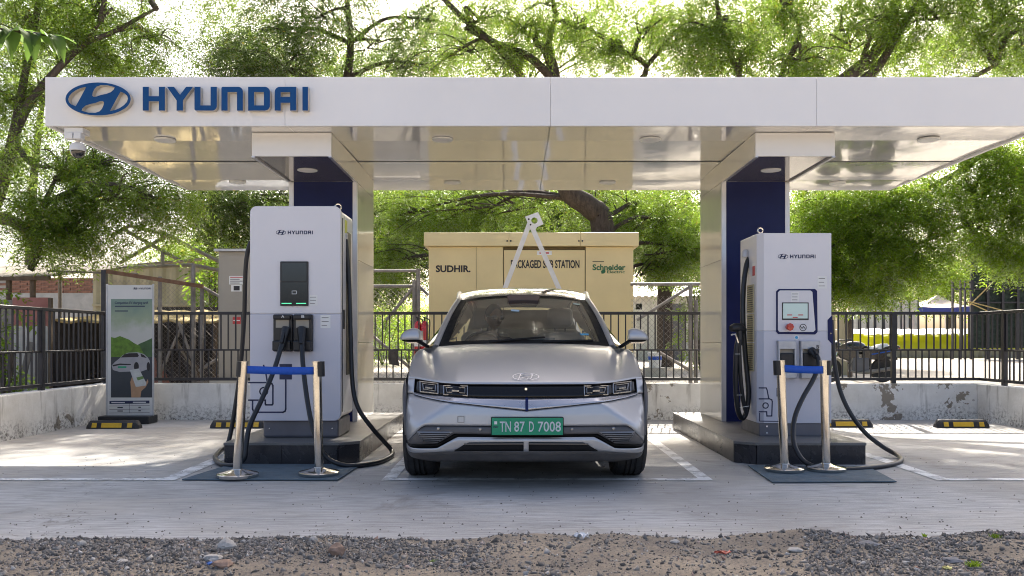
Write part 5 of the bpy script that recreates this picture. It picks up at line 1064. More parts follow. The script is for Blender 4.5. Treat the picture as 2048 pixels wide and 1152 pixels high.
# corrugated cream shed, brick wall
D = 21.0; cs = thing('corrugated_shed', 'cream corrugated metal shed behind the chain link fence', 'shed', (PX(320, D), D+2, 0)); corr(PX(186, D), PX(470, D), -.05, PZ(540, D), D, .32, .03, .32).build('front_wall', MT['cream_sheet'], cs); corr(0, 4, -.05, PZ(540, D), 0, .32, .03).build('side_wall', MT['cream_sheet'], cs)
cs.children[1].location = Vector((PX(186, D), D+4, 0))-off(cs)+Vector(off(cs)); cs.children[1].rotation_euler = (0, 0, -math.pi/2); cs.children[1].location = Vector((PX(186, D), D+4.0, 0)); 
for o in [cs.children[1]]:
    o.data.transform(Matrix.Translation(off(cs))); o.location = Vector((PX(186, D), D+4.0, 0))-off(cs)
s = MB(); s.add([(PX(180, D), D-.15, PZ(537, D)), (PX(475, D), D-.15, PZ(511, D)), (PX(475, D), D+4.2, PZ(511, D)+.5), (PX(180, D), D+4.2, PZ(537, D)+.5)], [(0,1,2,3)]); o = s.build('roof', MT['tin'], cs); md = o.modifiers.new('t', 'SOLIDIFY'); md.thickness = .03
for z in (.9, 1.9): MB().box(PX(186, D), PX(470, D), D-.05, D-.01, z, z+.06).build('girt', MT['cream_sheet'], cs)
D = 26.0; bw = thing('brick_wall', 'red brick yard wall with pale plinth seen under the tin roof', 'wall', (PX(120, D), D, 0))
MB().box(PX(-60, D), PX(200, D), D+.01, D+.2, -.05, PZ(586, D)).build('plinth', MT['plaster'], bw); bz0, bz1 = PZ(586, D), PZ(556, D); nz = 6; bh = (bz1-bz0)/nz; bme = MB().box(-.21, .21, -.06, .06, -.033, .033).mesh('brick', MT['brick'])
MB().box(PX(-60, D), PX(200, D), D+.03, D+.18, bz0, bz1).build('mortar', MT['plaster'], bw)
for r_ in range(nz):
    x = PX(-60, D)+(.22 if r_ % 2 else .44)
    while x < PX(200, D)-.2:
        if x > PX(0, D): b_ = put('brick', bme, bw, (x, D+.06, bz0+(r_+.5)*bh)); b_.scale = (1, 1, bh*.9/.066)
        x += .44
# white shed with door and window at the far side of the yard
D = 45.0; ws_ = thing('white_shed', 'white metal sided shed with dark door across the yard', 'shed', (PX(1340, D), D+3, 0))
xa, xb, ze = PX(1225, D), PX(1470, D), PZ(592, D); dx0, dx1, dzt = PX(1332, D), PX(1371, D), PZ(607, D)
corr(xa, PX(1271.5, D), -.05, ze, D, .25, .03).build('wall_sheet', MT['white_sheet'], ws_); corr(PX(1284.5, D), dx0, -.05, ze, D, .25, .03).build('wall_sheet', MT['white_sheet'], ws_); corr(dx1, xb, -.05, ze, D, .25, .03).build('wall_sheet', MT['white_sheet'], ws_)
corr(PX(1271.5, D), PX(1284.5, D), -.05, PZ(619, D), D, .25, .03).build('wall_sheet', MT['white_sheet'], ws_); corr(PX(1271.5, D), PX(1284.5, D), PZ(607, D), ze, D, .25, .03).build('wall_sheet', MT['white_sheet'], ws_); corr(dx0, dx1, dzt, ze, D, .25, .03).build('wall_sheet', MT['white_sheet'], ws_)
MB().box(dx0, dx1, D+.1, D+.15, -.05, dzt).build('door', MT['grey_base'], ws_); MB().box(PX(1271.5, D), PX(1284.5, D), D+.06, D+.1, PZ(619, D), PZ(607, D)).build('window', MT['screen'], ws_)
s = MB(); s.grid(lambda u, v: (xa-.3+(xb-xa+.6)*u, D-.5+4*v, ze+.05*(1 if int(round(u*80)) % 4 > 1 else 0)+1.0*v-.05), 80, 1); o = s.build('roof', MT['white_sheet'], ws_); MB().box(xa, xb, D+6, D+6.1, -.05, ze).build('back_wall', MT['white_sheet'], ws_)
bk = thing('bucket', 'white paint bucket on the ground in front of the white shed', 'bucket', (PX(1310, 24), 24, 0)); MB().lathe([(.17,0),(.2,.38),(.21,.39),(.21,.42),(.19,.42)], (PX(1310, 24), 24, .28), n=20).build('pail', MT['plastic_white'], bk, smooth=40); MB().lathe([(.19,0),(.195,.1)], (PX(1310, 24), 23.995, .50), n=20).build('band', MT['belt'], bk); MB().box(PX(1310, 24)-.3, PX(1310, 24)+.3, 23.8, 24.3, -.05, .279).build('block', MT['plaster'], bk)
cwm = MB(); cwm.box(PX(560, 48), PX(1000, 48), 48, 48.2, -.05, PZ(645, 48)); tag(cwm.build('compound_wall', MT['plaster'], None), 'grey plastered compound wall far behind the chain link gate', 'wall')
# right side yard: sheet hoarding, tarpaulin pile, tent, hoarding frame, motorcycle
D = 26.0; hd = thing('sheet_hoarding', 'cream corrugated hoarding panels beyond the motorcycle', 'hoarding', (PX(1690, D), D, 0))
for a_, b_, t_ in ((1640, 1672, 618), (1673, 1706, 624)): corr(PX(a_, D), PX(b_, D), -.05, PZ(t_, D), D, .3, .03).build('panel', MT['cream_sheet'], hd)
D = 58.0; hd2 = thing('sheet_hoarding', 'pale panelled hoarding with dark posts behind the tarpaulin pile', 'hoarding', (PX(1770, D), D, 0))
for k in range(8): a_ = 1700+17*k; corr(PX(a_, D), PX(a_+16, D), 1.0, PZ(600, D), D, .4, .04).build('panel', MT['white_sheet'], hd2); MB().box(PX(a_+16, D), PX(a_+17.5, D), D-.1, D, -.05, PZ(596, D)).build('post', MT['fence'], hd2)
D = 50.0; tp = thing('tarpaulin_pile', 'long low pile covered by a lime yellow tarpaulin', 'pile', (PX(1880, D), D+1.5, 0)); xa, xb = PX(1706, D), PX(2130, D)
def tarp_h(u): return PZ(659, D)+.10*mn.noise(Vector((u*14, 1, 0)))+.07*mn.noise(Vector((u*37, 5, 0)))
s = MB()
def tfn(u, v):
    x = xa+(xb-xa)*u; zt_ = tarp_h(u); zb_ = PZ(697, D); e = min(1, u/.035)
    if v < .5: t = v/.5; return (x-(1-e)*.4*(1-t), D-.5*(1-t)**2+.12*mn.noise(Vector((u*30, t*3, 2))), zb_+(zt_-.30-zb_)*t*(.35+.65*e)+(0 if e >= 1 else -.02))
    t = (v-.5)/.5; return (x, D+.25+2.6*t+.06*mn.noise(Vector((u*20, t*5, 4))), zt_-.30+.32*math.sin(t*math.pi/1.6)+.05*mn.noise(Vector((u*26, t*6, 8))))
s.grid(tfn, 110, 16); s.build('tarpaulin', MT['tarp'], tp, smooth=60)
s = MB(); s.grid(lambda u, v: (xa+(xb-xa)*u, D+.25+2.6*v+.05*mn.noise(Vector((u*20, v*5, 4))), tarp_h(u)-.27+.32*math.sin(v*math.pi/1.6)+.06*mn.noise(Vector((u*26, v*6, 8)))), 110, 8); s.build('top_sheet', MT['sticker'], tp, smooth=60)
s = MB(); s.grid(lambda u, v: (xa+.6+(xb-xa-.6)*u, D-.1+.10*math.sin(u*190)*(1-v)+.1*mn.noise(Vector((u*50, v, 0))), .0+(PZ(695, D))*v), 200, 4); s.build('skirt', MT['tarp_grey'], tp, smooth=60); MB().box(xa+.7, xb, D+1.4, D+2.7, -.05, .75).build('goods', MT['dark_cloth'], tp)
D = 60.0; tn = thing('canopy_tent', 'peaked cream canopy tent with blue valance behind the tarpaulin pile', 'tent', (PX(1880, D), D+1.5, 0))
ap = P(1877, 589, D+1.7); x0, x1, ze = PX(1826, D), PX(1942, D), PZ(612, D)
for k, (a_, b_) in enumerate((((x0, D), (x1, D)), ((x1, D), (x1, D+3.6)), ((x1, D+3.6), (x0, D+3.6)), ((x0, D+3.6), (x0, D)))):
    s = MB(); s.grid(lambda u, v: (Vector((*a_, ze)).lerp(Vector((*b_, ze)), u)).lerp(ap, v)+Vector((0, 0, -.25*math.sin(math.pi*v)*.8-.12*math.sin(math.pi*u)*(1-v))), 8, 8); s.build('canopy_panel', MT['tent'], tn, smooth=60)
    s = MB(); s.grid(lambda u, v: Vector((*a_, ze-.12*math.sin(math.pi*u))).lerp(Vector((*b_, ze-.12*math.sin(math.pi*u))), u)+Vector((0, 0, -.42*v)), 8, 2); s.build('valance', MT['tent_blue'], tn)
for x in (x0, x1):
    for y in (D, D+3.6): MB().tube([(x, y, -.05), (x, y, ze)], .04, 6).build('leg', MT['sticker'], tn)
D = 46.0; bb = thing('netted_frame', 'tall dark steel frame hung with green black netting at the yard edge', 'steel frame', (PX(2000, D), D, 0))
for px in (1905, 1921, 1930, 1943, 1975, 2005, 2035, 2065): MB().box(PX(px, D)-(.07 if px > 1940 else .035), PX(px, D)+(.07 if px > 1940 else .035), D-.07, D+.07, -.05, PZ(440 if px > 1935 else 560, D)).build('post', MT['fence'], bb)
for py in (578, 565, 540, 520, 605): MB().bar(P(1905 if py == 578 else 1930, py, D), P(2080, py, D), .08, .08).build('rail', MT['fence'], bb)
s = MB(); s.grid(lambda u, v: (PX(1944+140*u, D), D+.2+.15*mn.noise(Vector((u*9, v*9, 0))), .6+(PZ(500, D)-.6)*v), 30, 20); s.build('netting', M('green_black_net', (.028, .042, .03), .9, 0, .6, 5), bb, smooth=60)
for a_, b_ in (((1940,610),(1990,560)), ((1938,603),(2010,622)), ((1935,604),(1975,622))): MB().tube([P(*a_, D-1), P(*b_, D-1)], .03, 6).build('guy_rope', MT['straw'], bb)
rk = thing('red_cabin', 'small red play cabin with yellow disc behind the side railing', 'cabin', (PX(1990, 54), 54, 0)); D = 54.0
for a_, b_ in ((1972, 1988), (2008, 2022)): MB().box(PX(a_, D), PX(b_, D), D, D+1, -.05, PZ(624, D)).build('panel', MT['red'], rk, bevel=.03)
MB().lathe([(.16,0),(.16,-.05)], (PX(1984, D), D-.001, PZ(632, D)), 'y', 18).build('disc', MT['yellow'], rk); MB().box(PX(1988, D)+.002, PX(2008, D)-.002, D+.3, D+.9, -.05, PZ(648, D)).build('bench', MT['red_cloth'], rk)
# motorcycle, side on, facing left
D = 21.3; mc = thing('motorcycle', 'black motorcycle with blue stripe parked side on behind the railing', 'motorcycle', (PX(1700, D), D, 0)); mx = PX(1765, D)   # rear axle
BKP = M('black_bike_paint', (.015, .015, .018), .2, 0, .1, coat=.6)
def mwheel(x):
    w_ = MB(); w_.lathe([(.25,.03),(.29,.045),(.31,.02),(.312,0),(.31,-.02),(.29,-.045),(.25,-.03)], (x, D, .31), 'y', 28); wo = w_.build('wheel', MT['rubber'], mc, smooth=40); r_ = MB(); r_.lathe([(.23,.02),(.25,.03),(.25,-.03),(.23,-.02)], (x, D, .31), 'y', 28); r_.lathe([(.05,.06),(.05,-.06)], (x, D, .31), 'y', 12)
    for k in range(5): a = 2*math.pi*k/5; r_.bar((x, D, .31), (x+.24*math.cos(a), D, .31+.24*math.sin(a)), .035, .03, up=(0,1,0))
    r_.build('rim', MT['galv'], wo)
mwheel(mx); mwheel(mx-1.32)
MB().tube(spline([(mx-1.05,D,.95),(mx-.85,D,.80),(mx-.4,D,.72),(mx+.1,D,.80),(mx+.35,D,.88)], 5), .028, 8).tube([(mx-1.0,D,.9),(mx-.8,D,.35),(mx-.35,D,.28),(mx-.3,D,.7)], .025, 8).build('frame', MT['black'], mc, smooth=50)
s = MB(); s.ball((mx-.72, D, .90), 1, 16, 10, sq=(.30, .14, .14)); s.build('tank', BKP, mc, smooth=60); 
MB().prism([(mx-.5,.80),(mx-.1,.80),(mx+.30,.92),(mx+.30,.97),(mx-.08,.88),(mx-.42,.86)], D-.13, D+.13).build('seat', MT['black'], mc, bevel=.02); MB().prism([(mx-.2,.66),(mx+.15,.72),(mx+.42,.88),(mx+.36,.93),(mx-.1,.79)], D-.11, D+.11).build('tail_panel', BKP, mc, bevel=.02); MB().bar((mx-.35, D-.13, .70), (mx+.2, D-.13, .80), .006, .03).build('stripe', MT['belt'], mc)
MB().box(mx-.82, mx-.38, D-.14, D+.14, .26, .62).box(mx-.9, mx-.62, D-.1, D+.1, .5, .8).build('engine', MT['grey_base'], mc, bevel=.03); MB().prism([(mx-.55,.6),(mx-.05,.55),(mx+.12,.74),(mx-.2,.84),(mx-.55,.82)], D-.125, D+.125).build('side_cover', BKP, mc, bevel=.02); MB().prism([(mx-1.12,.62),(mx-.8,.5),(mx-.66,.78),(mx-.98,.98),(mx-1.2,.9)], D-.13, D+.13).build('tank_shroud', BKP, mc, bevel=.03); MB().grid(lambda u, v: (mx-.42+.5*u, D-.16+.32*v, .895+.10*u*u+.025*math.sin(9*u+4*v)-.10*(2*v-1)**4), 14, 10).build('seat_cover', MT['sticker'], mc, smooth=60); MB().tube(spline([(mx-.8,D-.12,.6),(mx-.9,D-.14,.35),(mx-.6,D-.16,.25),(mx+.2,D-.17,.36)], 5), [.025]*11+[.05]*5, 8).build('exhaust', MT['pipe'], mc, smooth=50)
for sg_ in (-.06, .06): MB().tube([(mx-1.05, D+sg_, .98), (mx-1.32, D+sg_, .31)], .025, 8).build('fork', MT['chrome'], mc)
MB().tube(spline([(mx-.92,D-.33,1.08),(mx-1.02,D-.15,1.06),(mx-1.02,D+.15,1.06),(mx-.92,D+.33,1.08)], 4), .016, 8).build('handlebar', MT['black'], mc); MB().ball((mx-1.15, D, .92), .11, 12, 8).build('headlamp', BKP, mc, smooth=60); MB().prism([(mx-.35,.6),(mx+.36,.56),(mx+.34,.63),(mx-.35,.7)], D-.06, D+.06).build('rear_mudguard', MT['black'], mc); MB().box(mx+.37, mx+.42, D-.06, D+.06, .84, .90).build('tail_lamp', MT['red'], mc); MB().bar((mx-.02, D-.1, .31), (mx-.5, D-.1, .36), .05, .04).build('swing_arm', MT['black'], mc); MB().tube([(mx-.1, D+.13, .36), (mx+.05, D+.13, .8)], .035, 8).build('shock', MT['chrome'], mc)

# ================================================================ trees
QS = 2.1
def sprigs(c, L, n_leaf=6, lw=.085, ww=.024):        # pinnate leaves hanging from points c
    k = len(c); a = rng.uniform(0, 2*np.pi, k); dn = rng.uniform(-1.1, .15, k); dr = np.stack([np.cos(a), np.sin(a), dn], 1); dr /= np.linalg.norm(dr, axis=1)[:, None]
    sd_ = np.cross(dr, np.array([0, 0, 1.0])); sd_ /= np.linalg.norm(sd_, axis=1)[:, None]+1e-9; up = np.cross(sd_, dr)
    roll = rng.uniform(-.6, .6, k); sd2 = sd_*np.cos(roll)[:, None]+up*np.sin(roll)[:, None]; up2 = np.cross(sd2, dr)
    sc_ = rng.uniform(.7, 1.25, k)[:, None]*L; vs = []
    for i in range(n_leaf):
        for sg_ in (-1, 1):
            t = (i+.6)/n_leaf; base = c+dr*sc_*t-np.array([0, 0, 1])*(sc_*.35*t*t)
            ldir = dr*.55+sd2*sg_*.85-up2*.1+rng.normal(0, .22, (k, 3)); ldir /= np.linalg.norm(ldir, axis=1)[:, None]
            wd = np.cross(ldir, up2+rng.normal(0, .3, (k, 3))); wd /= np.linalg.norm(wd, axis=1)[:, None]+1e-9
            l = sc_/L*lw*(1-.35*abs(t-.45)); w_ = sc_/L*ww
            vs.append(np.stack([base, base+ldir*l*.45+wd*w_*.5, base+ldir*l-np.array([0, 0, 1])*l*.15, base+ldir*l*.45-wd*w_*.5], 1))
    v = np.concatenate(vs, 0); return v.reshape(-1, 3)
def nz3(p, s, seed):
    return np.array([mn.noise(Vector((x*s+seed, y*s, z*s))) for x, y, z in p])
def crown_points(blobs, seed, thr=-.12):
    out = []
    for (c, r, k) in blobs:
        u = rng.normal(size=(int(k*QS*3.4), 3)); u /= np.linalg.norm(u, axis=1)[:, None]; rad = rng.random(len(u))**.5
        p = np.array(c)+u*rad[:, None]*np.array(r)*1.22; nn = .45*nz3(p, .7, seed)+.8*nz3(p, 2.6, seed+9); p = p[nn > thr][:int(k*QS)]; out.append(p)
    return np.concatenate(out)
def tree(name, label, trunk, blobs, leaf, bark='bark', seed=0, L=.30, lw=.072, ww=.019, thr=-.12, extra=(), twigs=9, group='trees behind the railing'):
    base = trunk[0][0]; t = thing(name, label, 'tree', base, group)
    s = MB(); s.tube(spline([p for p, _ in trunk], 5), list(np.interp(np.linspace(0, 1, (len(trunk)-1)*5+1), np.linspace(0, 1, len(trunk)), [r for _, r in trunk])), 10); s.build('trunk', MT[bark], t, smooth=60)
    b_ = MB(); paths = [spline([p for p, _ in trunk], 5)]
    for e in extra:
        pp = spline([p for p, _ in e], 5); b_.tube(pp, list(np.interp(np.linspace(0, 1, len(pp)), np.linspace(0, 1, len(e)), [r for _, r in e])), 8); paths.append(pp)
    allp = [q for pth in paths for q in pth[2:]]; tw = []
    for (c, r, k) in blobs:
        c = Vector(c); q = min(allp, key=lambda w_: (w_-c).length+max(0, w_.z-c.z)*1.5); mid = q.lerp(c, .5)+Vector((random.uniform(-.3, .3), random.uniform(-.3, .3), .25)); b_.tube(spline([q, mid, c], 5), list(np.linspace(.055, .022, 11)), 6)
        for i in range(twigs):
            dv = Vector((random.gauss(0, 1), random.gauss(0, 1), random.gauss(0, .8))).normalized(); e = c+Vector((dv.x*r[0], dv.y*r[1], dv.z*r[2]))*random.uniform(.6, .95); st = q.lerp(c, random.uniform(.4, 1.0))
            tpth = spline([st, st.lerp(e, .5)+Vector((random.uniform(-.1, .1), random.uniform(-.1, .1), .15)), e], 4); b_.tube(tpth, list(np.linspace(.018, .005, 9)), 5)
            for q2 in tpth[3:]:
                for _ in range(2): tw.append((q2.x+random.gauss(0, .06), q2.y+random.gauss(0, .06), q2.z+random.gauss(0, .05)))
    b_.build('branches', MT[bark], t, smooth=60, fix=False)
    v = sprigs(np.concatenate([crown_points(blobs, seed, thr), np.array(tw)]), L, 6, lw, ww)-np.array(off(t)); me = big_mesh('crown', v, np.arange(len(v)).reshape(-1, 4)); me.materials.append(MT[leaf]); link('crown', me, t); return t
def B(px, py, d, r, k, ry=None, rz=None): return (tuple(P(px, py, d)), (r, ry or r, rz or r*.75), k)
def TK(*a): return [(P(px, py, d), r) for px, py, d, r in a]
def TG(px, d, r): return (Vector((PX(px, d), d, -.1)), r)
tree('neem_tree', 'leaning neem tree with forked dark branches at the frame edge', [TG(-130, 13.8, .2)]+TK((-60,520,13.9,.15),(0,380,14,.11),(30,262,14,.085),(49,155,14.1,.06),(75,20,14.2,.05)),
     [B(40,60,14.3,1.3,520), B(180,30,14.6,1.3,500), B(290,-40,14.6,1.3,360), B(60,-120,14.5,1.5,500), B(20,200,14.2,.8,260), B(200,120,14.8,.9,240), B(130,345,14.0,1.0,380), B(240,400,13.8,1.1,500), B(320,400,13.9,.6,160), B(70,430,13.8,.9,420), B(160,470,13.7,.65,250), B(215,330,14.2,.7,260), B(320,90,15,.8,150), B(10,330,14.5,.7,150)],
     'leaf', seed=3, extra=[TK((30,262,14,.09),(60,205,14,.07),(108,146,14.1,.06),(170,87,14.2,.05),(222,66,14.3,.04),(312,17,14.4,.025)), TK((170,87,14.2,.04),(195,50,14.2,.03),(225,15,14.2,.02)), TK((-20,430,13.9,.1),(40,450,13.8,.09),(75,500,13.8,.07),(60,540,13.8,.05)), TK((24,274,14,.06),(60,325,13.9,.045),(100,335,13.9,.03)), TK((75,500,13.8,.06),(85,420,13.8,.05),(110,360,13.9,.03))], thr=.0)
tree('dense_tree', 'dense dark green tree crown rising above the canopy beside the sign', [TG(640, 19, .28)]+TK((650,480,19,.2),(660,300,19,.15),(700,120,19,.085),(690,-40,19,.05)),
     [B(520,60,19,1.5,430), B(640,30,18.5,1.6,500), B(760,80,18.6,1.3,190), B(850,130,18.4,.9,70), B(600,-90,19,1.6,300), B(480,130,18.6,.9,300), B(560,140,18.2,1.2,260), B(470,430,17.5,.9,420), B(520,390,18,1.0,300), B(420,400,17.6,.5,120), B(870,40,18.5,.9,60)],
     'leaf_dark', 'bark_dark', seed=11, L=.34, lw=.085, ww=.024, thr=-.06)
tree('neem_tree', 'large neem tree with thick leaning trunk behind the substation', [TG(1215, 17.5, .27)]+TK((1207,470,17.5,.25),(1180,415,17.4,.23),(1135,380,17.3,.2),(1118,290,17.2,.17),(1112,160,17,.10),(1098,90,17,.07),(1112,30,17,.045)),
     [B(960,40,16.8,1.0,120), B(1010,120,16.5,.7,60), B(1090,-10,16.8,1.2,200), B(1150,60,16.6,.9,130), B(1040,60,16.9,.8,110), B(1380,60,16.9,.8,120), B(1210,110,16.6,.8,150), B(1300,50,16.7,.8,120), B(900,110,17,.8,60), B(980,-60,17,1.1,220), B(800,430,18.5,1.1,560), B(880,420,19,1.2,560), B(960,430,19,1.1,480), B(1060,410,19,1.2,520), B(1270,420,18.5,1.1,600), B(1340,450,18,1.0,600), B(1390,500,17.6,.8,380), B(1330,530,17.8,.5,160), B(780,520,18,.6,200), B(1180,400,20,1.3,420)],
     'leaf', 'bark_dark', seed=23, extra=[TK((1118,290,17.2,.12),(1060,180,17,.08),(1000,100,16.9,.07),(930,40,16.8,.06),(870,-20,16.8,.045)), TK((1112,165,17,.1),(1060,115,16.8,.08),(1000,90,16.8,.07),(930,55,16.8,.05)), TK((1112,165,17,.09),(1090,100,17,.08),(1070,85,17,.07)), TK((1118,290,17.2,.12),(1290,150,16.8,.06),(1230,95,16.7,.05),(1180,60,16.7,.045),(1110,40,16.7,.03))], thr=.0)
tree('neem_tree', 'spreading bright green neem tree overhanging the right charger', [TG(1500, 15.6, .22)]+TK((1500,520,15.6,.2),(1510,380,15.6,.17),(1600,230,15.6,.14),(1745,110,15.5,.11),(1800,-10,15.5,.08)),
     [B(1420,60,15.8,.9,420), B(1470,120,15.6,.8,240), B(1560,30,16.2,.9,250), B(1600,120,15.4,.8,220), B(1680,60,15.2,1.0,260), B(1780,40,15.0,1.0,280), B(1880,40,15.0,1.1,330), B(1980,50,14.8,1.1,330), B(2080,60,14.8,1.2,500), B(1650,-70,15.4,1.2,200), B(1850,-80,15,1.4,300), B(2000,-60,15,1.3,300), B(1430,-40,16,1.0,250)],
     'leaf', seed=37, extra=[TK((1600,230,15.6,.1),(1740,150,15.4,.085),(1800,60,15.2,.06),(1860,-30,15.2,.05)), TK((1510,380,15.6,.09),(1520,260,15.6,.07),(1450,80,15.7,.05),(1430,-20,15.7,.035)), TK((1600,230,15.6,.09),(1850,200,15,.06),(1990,130,14.8,.035)), TK((1510,380,15.6,.09),(1560,160,15.8,.05),(1600,60,15.8,.035),(1560,0,15.8,.025))], thr=.0)
tree('neem_tree', 'low bright neem boughs drooping over the railing behind the motorcycle', [TG(2130, 17, .24)]+TK((2120,560,17,.2),(2080,420,16.8,.16),(1990,300,16.6,.12),(1860,260,16.4,.07)),
     [B(1640,420,16.2,.9,560), B(1700,470,16.2,.9,700), B(1620,520,16.4,.75,420), B(1770,400,16.2,1.0,700), B(1760,520,16.2,.8,520), B(1850,430,16.2,.9,640), B(1830,530,16.3,.65,330), B(1940,380,16.2,1.0,560), B(1950,470,16.4,.7,380), B(2030,340,16.2,1.0,600), B(2040,440,16.2,.9,460), B(1690,565,16.4,.6,260), B(1760,575,16.5,.45,150), B(1620,590,16.5,.4,120), B(2020,520,16.3,.5,200), B(1950,300,16.2,.8,200)],
     'leaf_lime', seed=51, extra=[TK((1990,300,16.6,.07),(1850,380,16.3,.05),(1720,420,16.2,.03)), TK((2080,420,16.8,.07),(1990,430,16.4,.05),(1830,490,16.3,.03))], thr=-.14)
# tall trees far behind the yard, closing the sky above the canopy
def tall(px, d, blobs, leaf, label, seed, lw=.15, ww=.042):
    tree('tall_tree', label, [TG(px, d, .22)]+TK((px, 480, d, .19), (px+10, 330, d, .16), (px+25, 200, d, .11)), blobs, leaf, 'bark_dark', seed=seed, L=.5, lw=lw, ww=ww, thr=-.05, twigs=6, group='tall trees far behind')
tall(1010, 34, [B(900,60,34,2.0,300), B(1000,110,34,1.9,300), B(1100,40,35,2.2,320), B(1210,100,34,2.0,320), B(1310,40,35,2.0,320), B(1010,-10,34,1.8,160), B(1200,10,35,1.8,160)], 'leaf', 'tall pale tree behind the substation showing between the leaning branches', 83)
tall(1600, 33, [B(1400,110,33,1.9,340), B(1500,60,34,2.0,340), B(1600,120,33,1.9,340), B(1700,60,34,2.0,320), B(1550,0,34,1.8,200), B(1800,110,33,1.9,300)], 'leaf', 'tall tree behind the right pillar showing above the canopy', 89)
tall(2100, 35, [B(1880,100,35,2.2,340), B(1980,40,35,2.2,340), B(2060,120,35,2.0,300), B(1930,240,35,2.0,200)], 'leaf_dark', 'tall dark tree at the upper right corner beyond the neem', 97)
tall(420, 36, [B(480,60,36,1.6,130), B(800,120,36,1.9,260), B(700,130,36,1.8,200), B(560,120,36,2.0,240)], 'leaf', 'tall light tree far behind the sign end of the canopy', 101)
tall(60, 36, [B(20,120,36,2.2,240), B(130,60,36,2.0,200), B(60,300,36,2.2,200), B(230,130,36,1.7,130), B(20,10,36,2,160)], 'leaf', 'tall light tree far behind the forked neem', 103)
# far trees closing the view under the canopy
tree('far_tree', 'broad dark tree filling the gap behind the left pillar and substation', [TG(900, 30, .35)]+TK((900,600,30,.3),(905,480,30,.2)), [B(700,440,30,2.4,750), B(850,420,31,2.6,850), B(1000,430,31,2.4,750), B(760,530,30,1.5,330), B(1120,430,31,2.2,700), B(1230,430,31,2.0,500)], 'leaf_dark', 'bark_dark', seed=61, L=.6, lw=.19, ww=.06, thr=-.25, twigs=3, group='far trees')
tree('far_tree', 'tall tree closing the gap between substation and right pillar', [TG(1330, 34, .35)]+TK((1330,560,34,.3),(1335,470,34,.2)), [B(1260,420,34,2.4,600), B(1380,440,34,2.2,640), B(1440,480,33,1.6,360), B(1330,510,35,1.5,260), B(1620,440,34,2.4,560), B(1700,520,34,2.0,420)], 'leaf_dark', 'bark_dark', seed=67, L=.6, lw=.19, ww=.06, thr=-.22, twigs=3, group='far trees')
tree('far_tree', 'pale far tree behind the canopy tent', [TG(1900, 75, .4)]+TK((1900,600,75,.35),(1905,560,75,.2)), [B(1880,560,75,3.5,300), B(1960,540,76,4,300), B(2050,560,76,4,260), B(1780,570,74,3,200)], 'leaf_lime', seed=71, L=.9, lw=.34, ww=.11, thr=-.3, twigs=3, group='far trees')
tree('far_tree', 'hazy tree tops behind the pipe truss', [TG(420, 40, .4)]+TK((420,600,40,.35),(425,520,40,.2)), [B(400,500,40,1.6,140), B(470,480,40,1.8,160), B(350,520,41,1.2,90)], 'leaf_lime', seed=73, L=.6, lw=.2, ww=.06, thr=-.2, twigs=3, group='far trees')
def bush(px, py, d, r, k, label, leaf='leaf_lime'):
    c = P(px, py, d); t = thing('bush', label, 'bush', (c.x, d, 0)); s = MB()
    for i in range(6): s.tube([(c.x, d, -.05), (c.x+random.uniform(-.6, .6)*r, d+random.uniform(-.4, .4)*r, c.z)], .02, 5)
    s.build('stems', MT['bark'], t); v = sprigs(crown_points([((c.x, d, c.z), (r, r*.8, c.z*.9), k)], 5, -.25), .4, 6, .14, .05)-np.array(off(t)); me = big_mesh('foliage', v, np.arange(len(v)).reshape(-1, 4)); me.materials.append(MT[leaf]); link('foliage', me, t)
bush(765, 640, 36, 1.6, 260, 'sunlit green bush beyond the chain link gate'); bush(815, 655, 40, 1.6, 220, 'small bush beside the compound wall across the yard'); bush(1400, 590, 30, 1.1, 160, 'green bush against the corner of the white shed', 'leaf'); bush(425, 545, 19, .5, 110, 'little leafy bush sprouting beside the grey beige cabinet'); bush(10, 700, 12.2, .22, 16, 'leafy shoots poking through the side railing')
pm = thing('palm', 'small dark palm with drooping fronds above the motorcycle', 'palm', (PX(1700, 23), 23, 0)); pc = P(1700, 640, 23); MB().tube([(pc.x, 23, -.05), pc], .07, 8).build('trunk', MT['bark'], pm, smooth=60)
for i in range(11):
    a = 2*math.pi*i/11+.2; s = MB(); dr_ = Vector((math.cos(a), math.sin(a), 0)); sdv = Vector((-math.sin(a), math.cos(a), 0)); l = random.uniform(.8, 1.2); rp = [pc+dr_*l*t+Vector((0, 0, .55*math.sin(2.4*t)-.45*t*t)) for t in [k/12 for k in range(13)]]
    for k in range(1, 12):
        for sg_ in (-1, 1): tip = rp[k]+sdv*sg_*.26*(1-.5*k/12)+dr_*.16+Vector((0, 0, -.12)); s.add([rp[k]-dr_*.014, rp[k]+dr_*.014, tip], [(0, 1, 2)])
    s.tube(rp, .009, 4); s.build('frond', MT['leaf_dark'], pm, fix=False)
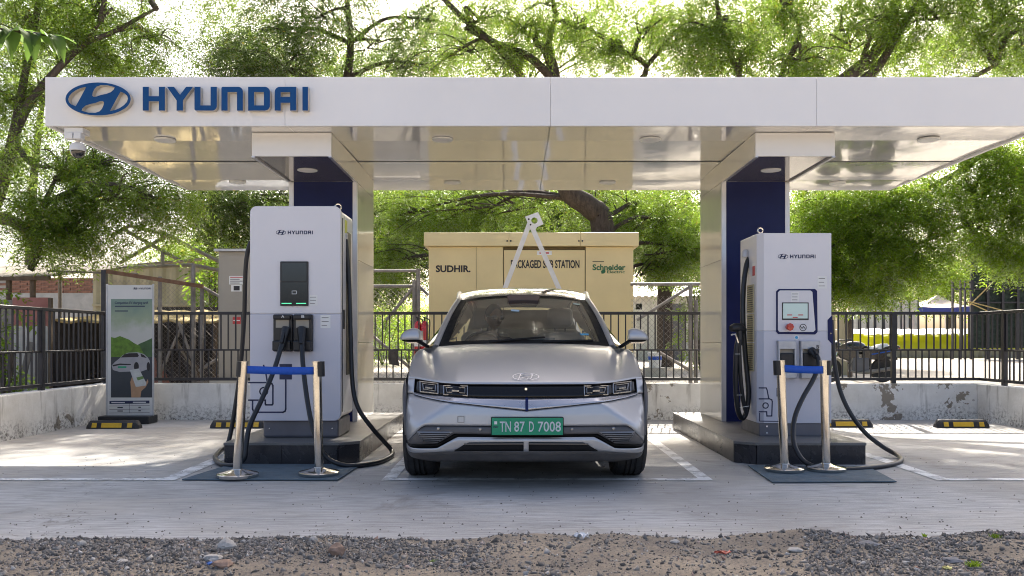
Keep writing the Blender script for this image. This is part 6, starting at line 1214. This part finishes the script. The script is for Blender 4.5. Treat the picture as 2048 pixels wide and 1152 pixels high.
# broad-leaved branch reaching in at the top left
D = 6.7; bl = thing('broadleaf_tree', 'branch with big ribbed leaves reaching in at the upper left edge', 'tree', (-5.9, 7.2, 0))
MB().tube(spline([(-5.9,7.2,-.1),(-5.85,7.2,1.5),(-5.75,7.1,2.8),(-5.5,7.0,3.5)], 5), list(np.linspace(.07,.04,16)), 8).build('trunk', MT['bark'], bl, smooth=60); MB().tube(spline([(-5.6,7.0,3.3),(-4.9,6.8,3.62),P(20,62,D),P(110,72,D)], 6), list(np.linspace(.028,.008,19)), 6).build('branch', MT['bark'], bl, smooth=60)
def bigleaf(base, ang, droop, l, wd, tw):
    s = MB(); nl, nw = 10, 6; d0 = Vector((math.cos(ang), math.sin(ang)*.8, 0)).normalized(); sdv = Vector((-d0.y, d0.x, 0)).normalized(); sdv = (sdv+Vector((0, 0, tw))).normalized()
    def fn(u, v):
        t = v; wv_ = wd*math.sin(math.pi*min(1, t**.75*.97+.03))**.8*(1 if t < .99 else .05); c = Vector(base)+d0*l*(t-.25*droop*t*t)+Vector((0, 0, -l*droop*t*t)); a = (u-.5)*2
        return c+sdv*a*wv_/2+Vector((0, 0, .05*l*abs(a)-.012*l*math.sin(t*34+abs(a)*3)*abs(a)))
    s.grid(fn, nw, 24); s.build('leaf', MT['leaf_big'], bl, smooth=60)
for px, py, an, dp, l, wd, tw in ((5,64,-1.4,1.1,.26,.12,.3),(20,62,-1.0,1.0,.24,.13,-.3),(38,62,-1.7,.9,.26,.13,.4),(52,66,-.9,1.0,.30,.15,-.2),(62,68,-.3,.7,.28,.13,.3),(84,70,-.5,.9,.25,.12,-.4),(95,72,.1,.6,.2,.09,.2),(105,72,-.7,1.1,.24,.10,.3),(112,73,.4,.3,.16,.07,.1),(10,60,1.2,.4,.25,.12,.2),(45,64,.9,.3,.22,.1,-.2),(-15,70,-1.2,1.1,.32,.16,.2),(0,45,-2.0,.8,.3,.15,.3),(-10,58,-.6,1.0,.3,.14,-.3),(75,70,-1.5,1.2,.24,.12,.1)):
    bigleaf(P(px, py, D), an, dp, l, wd, tw)
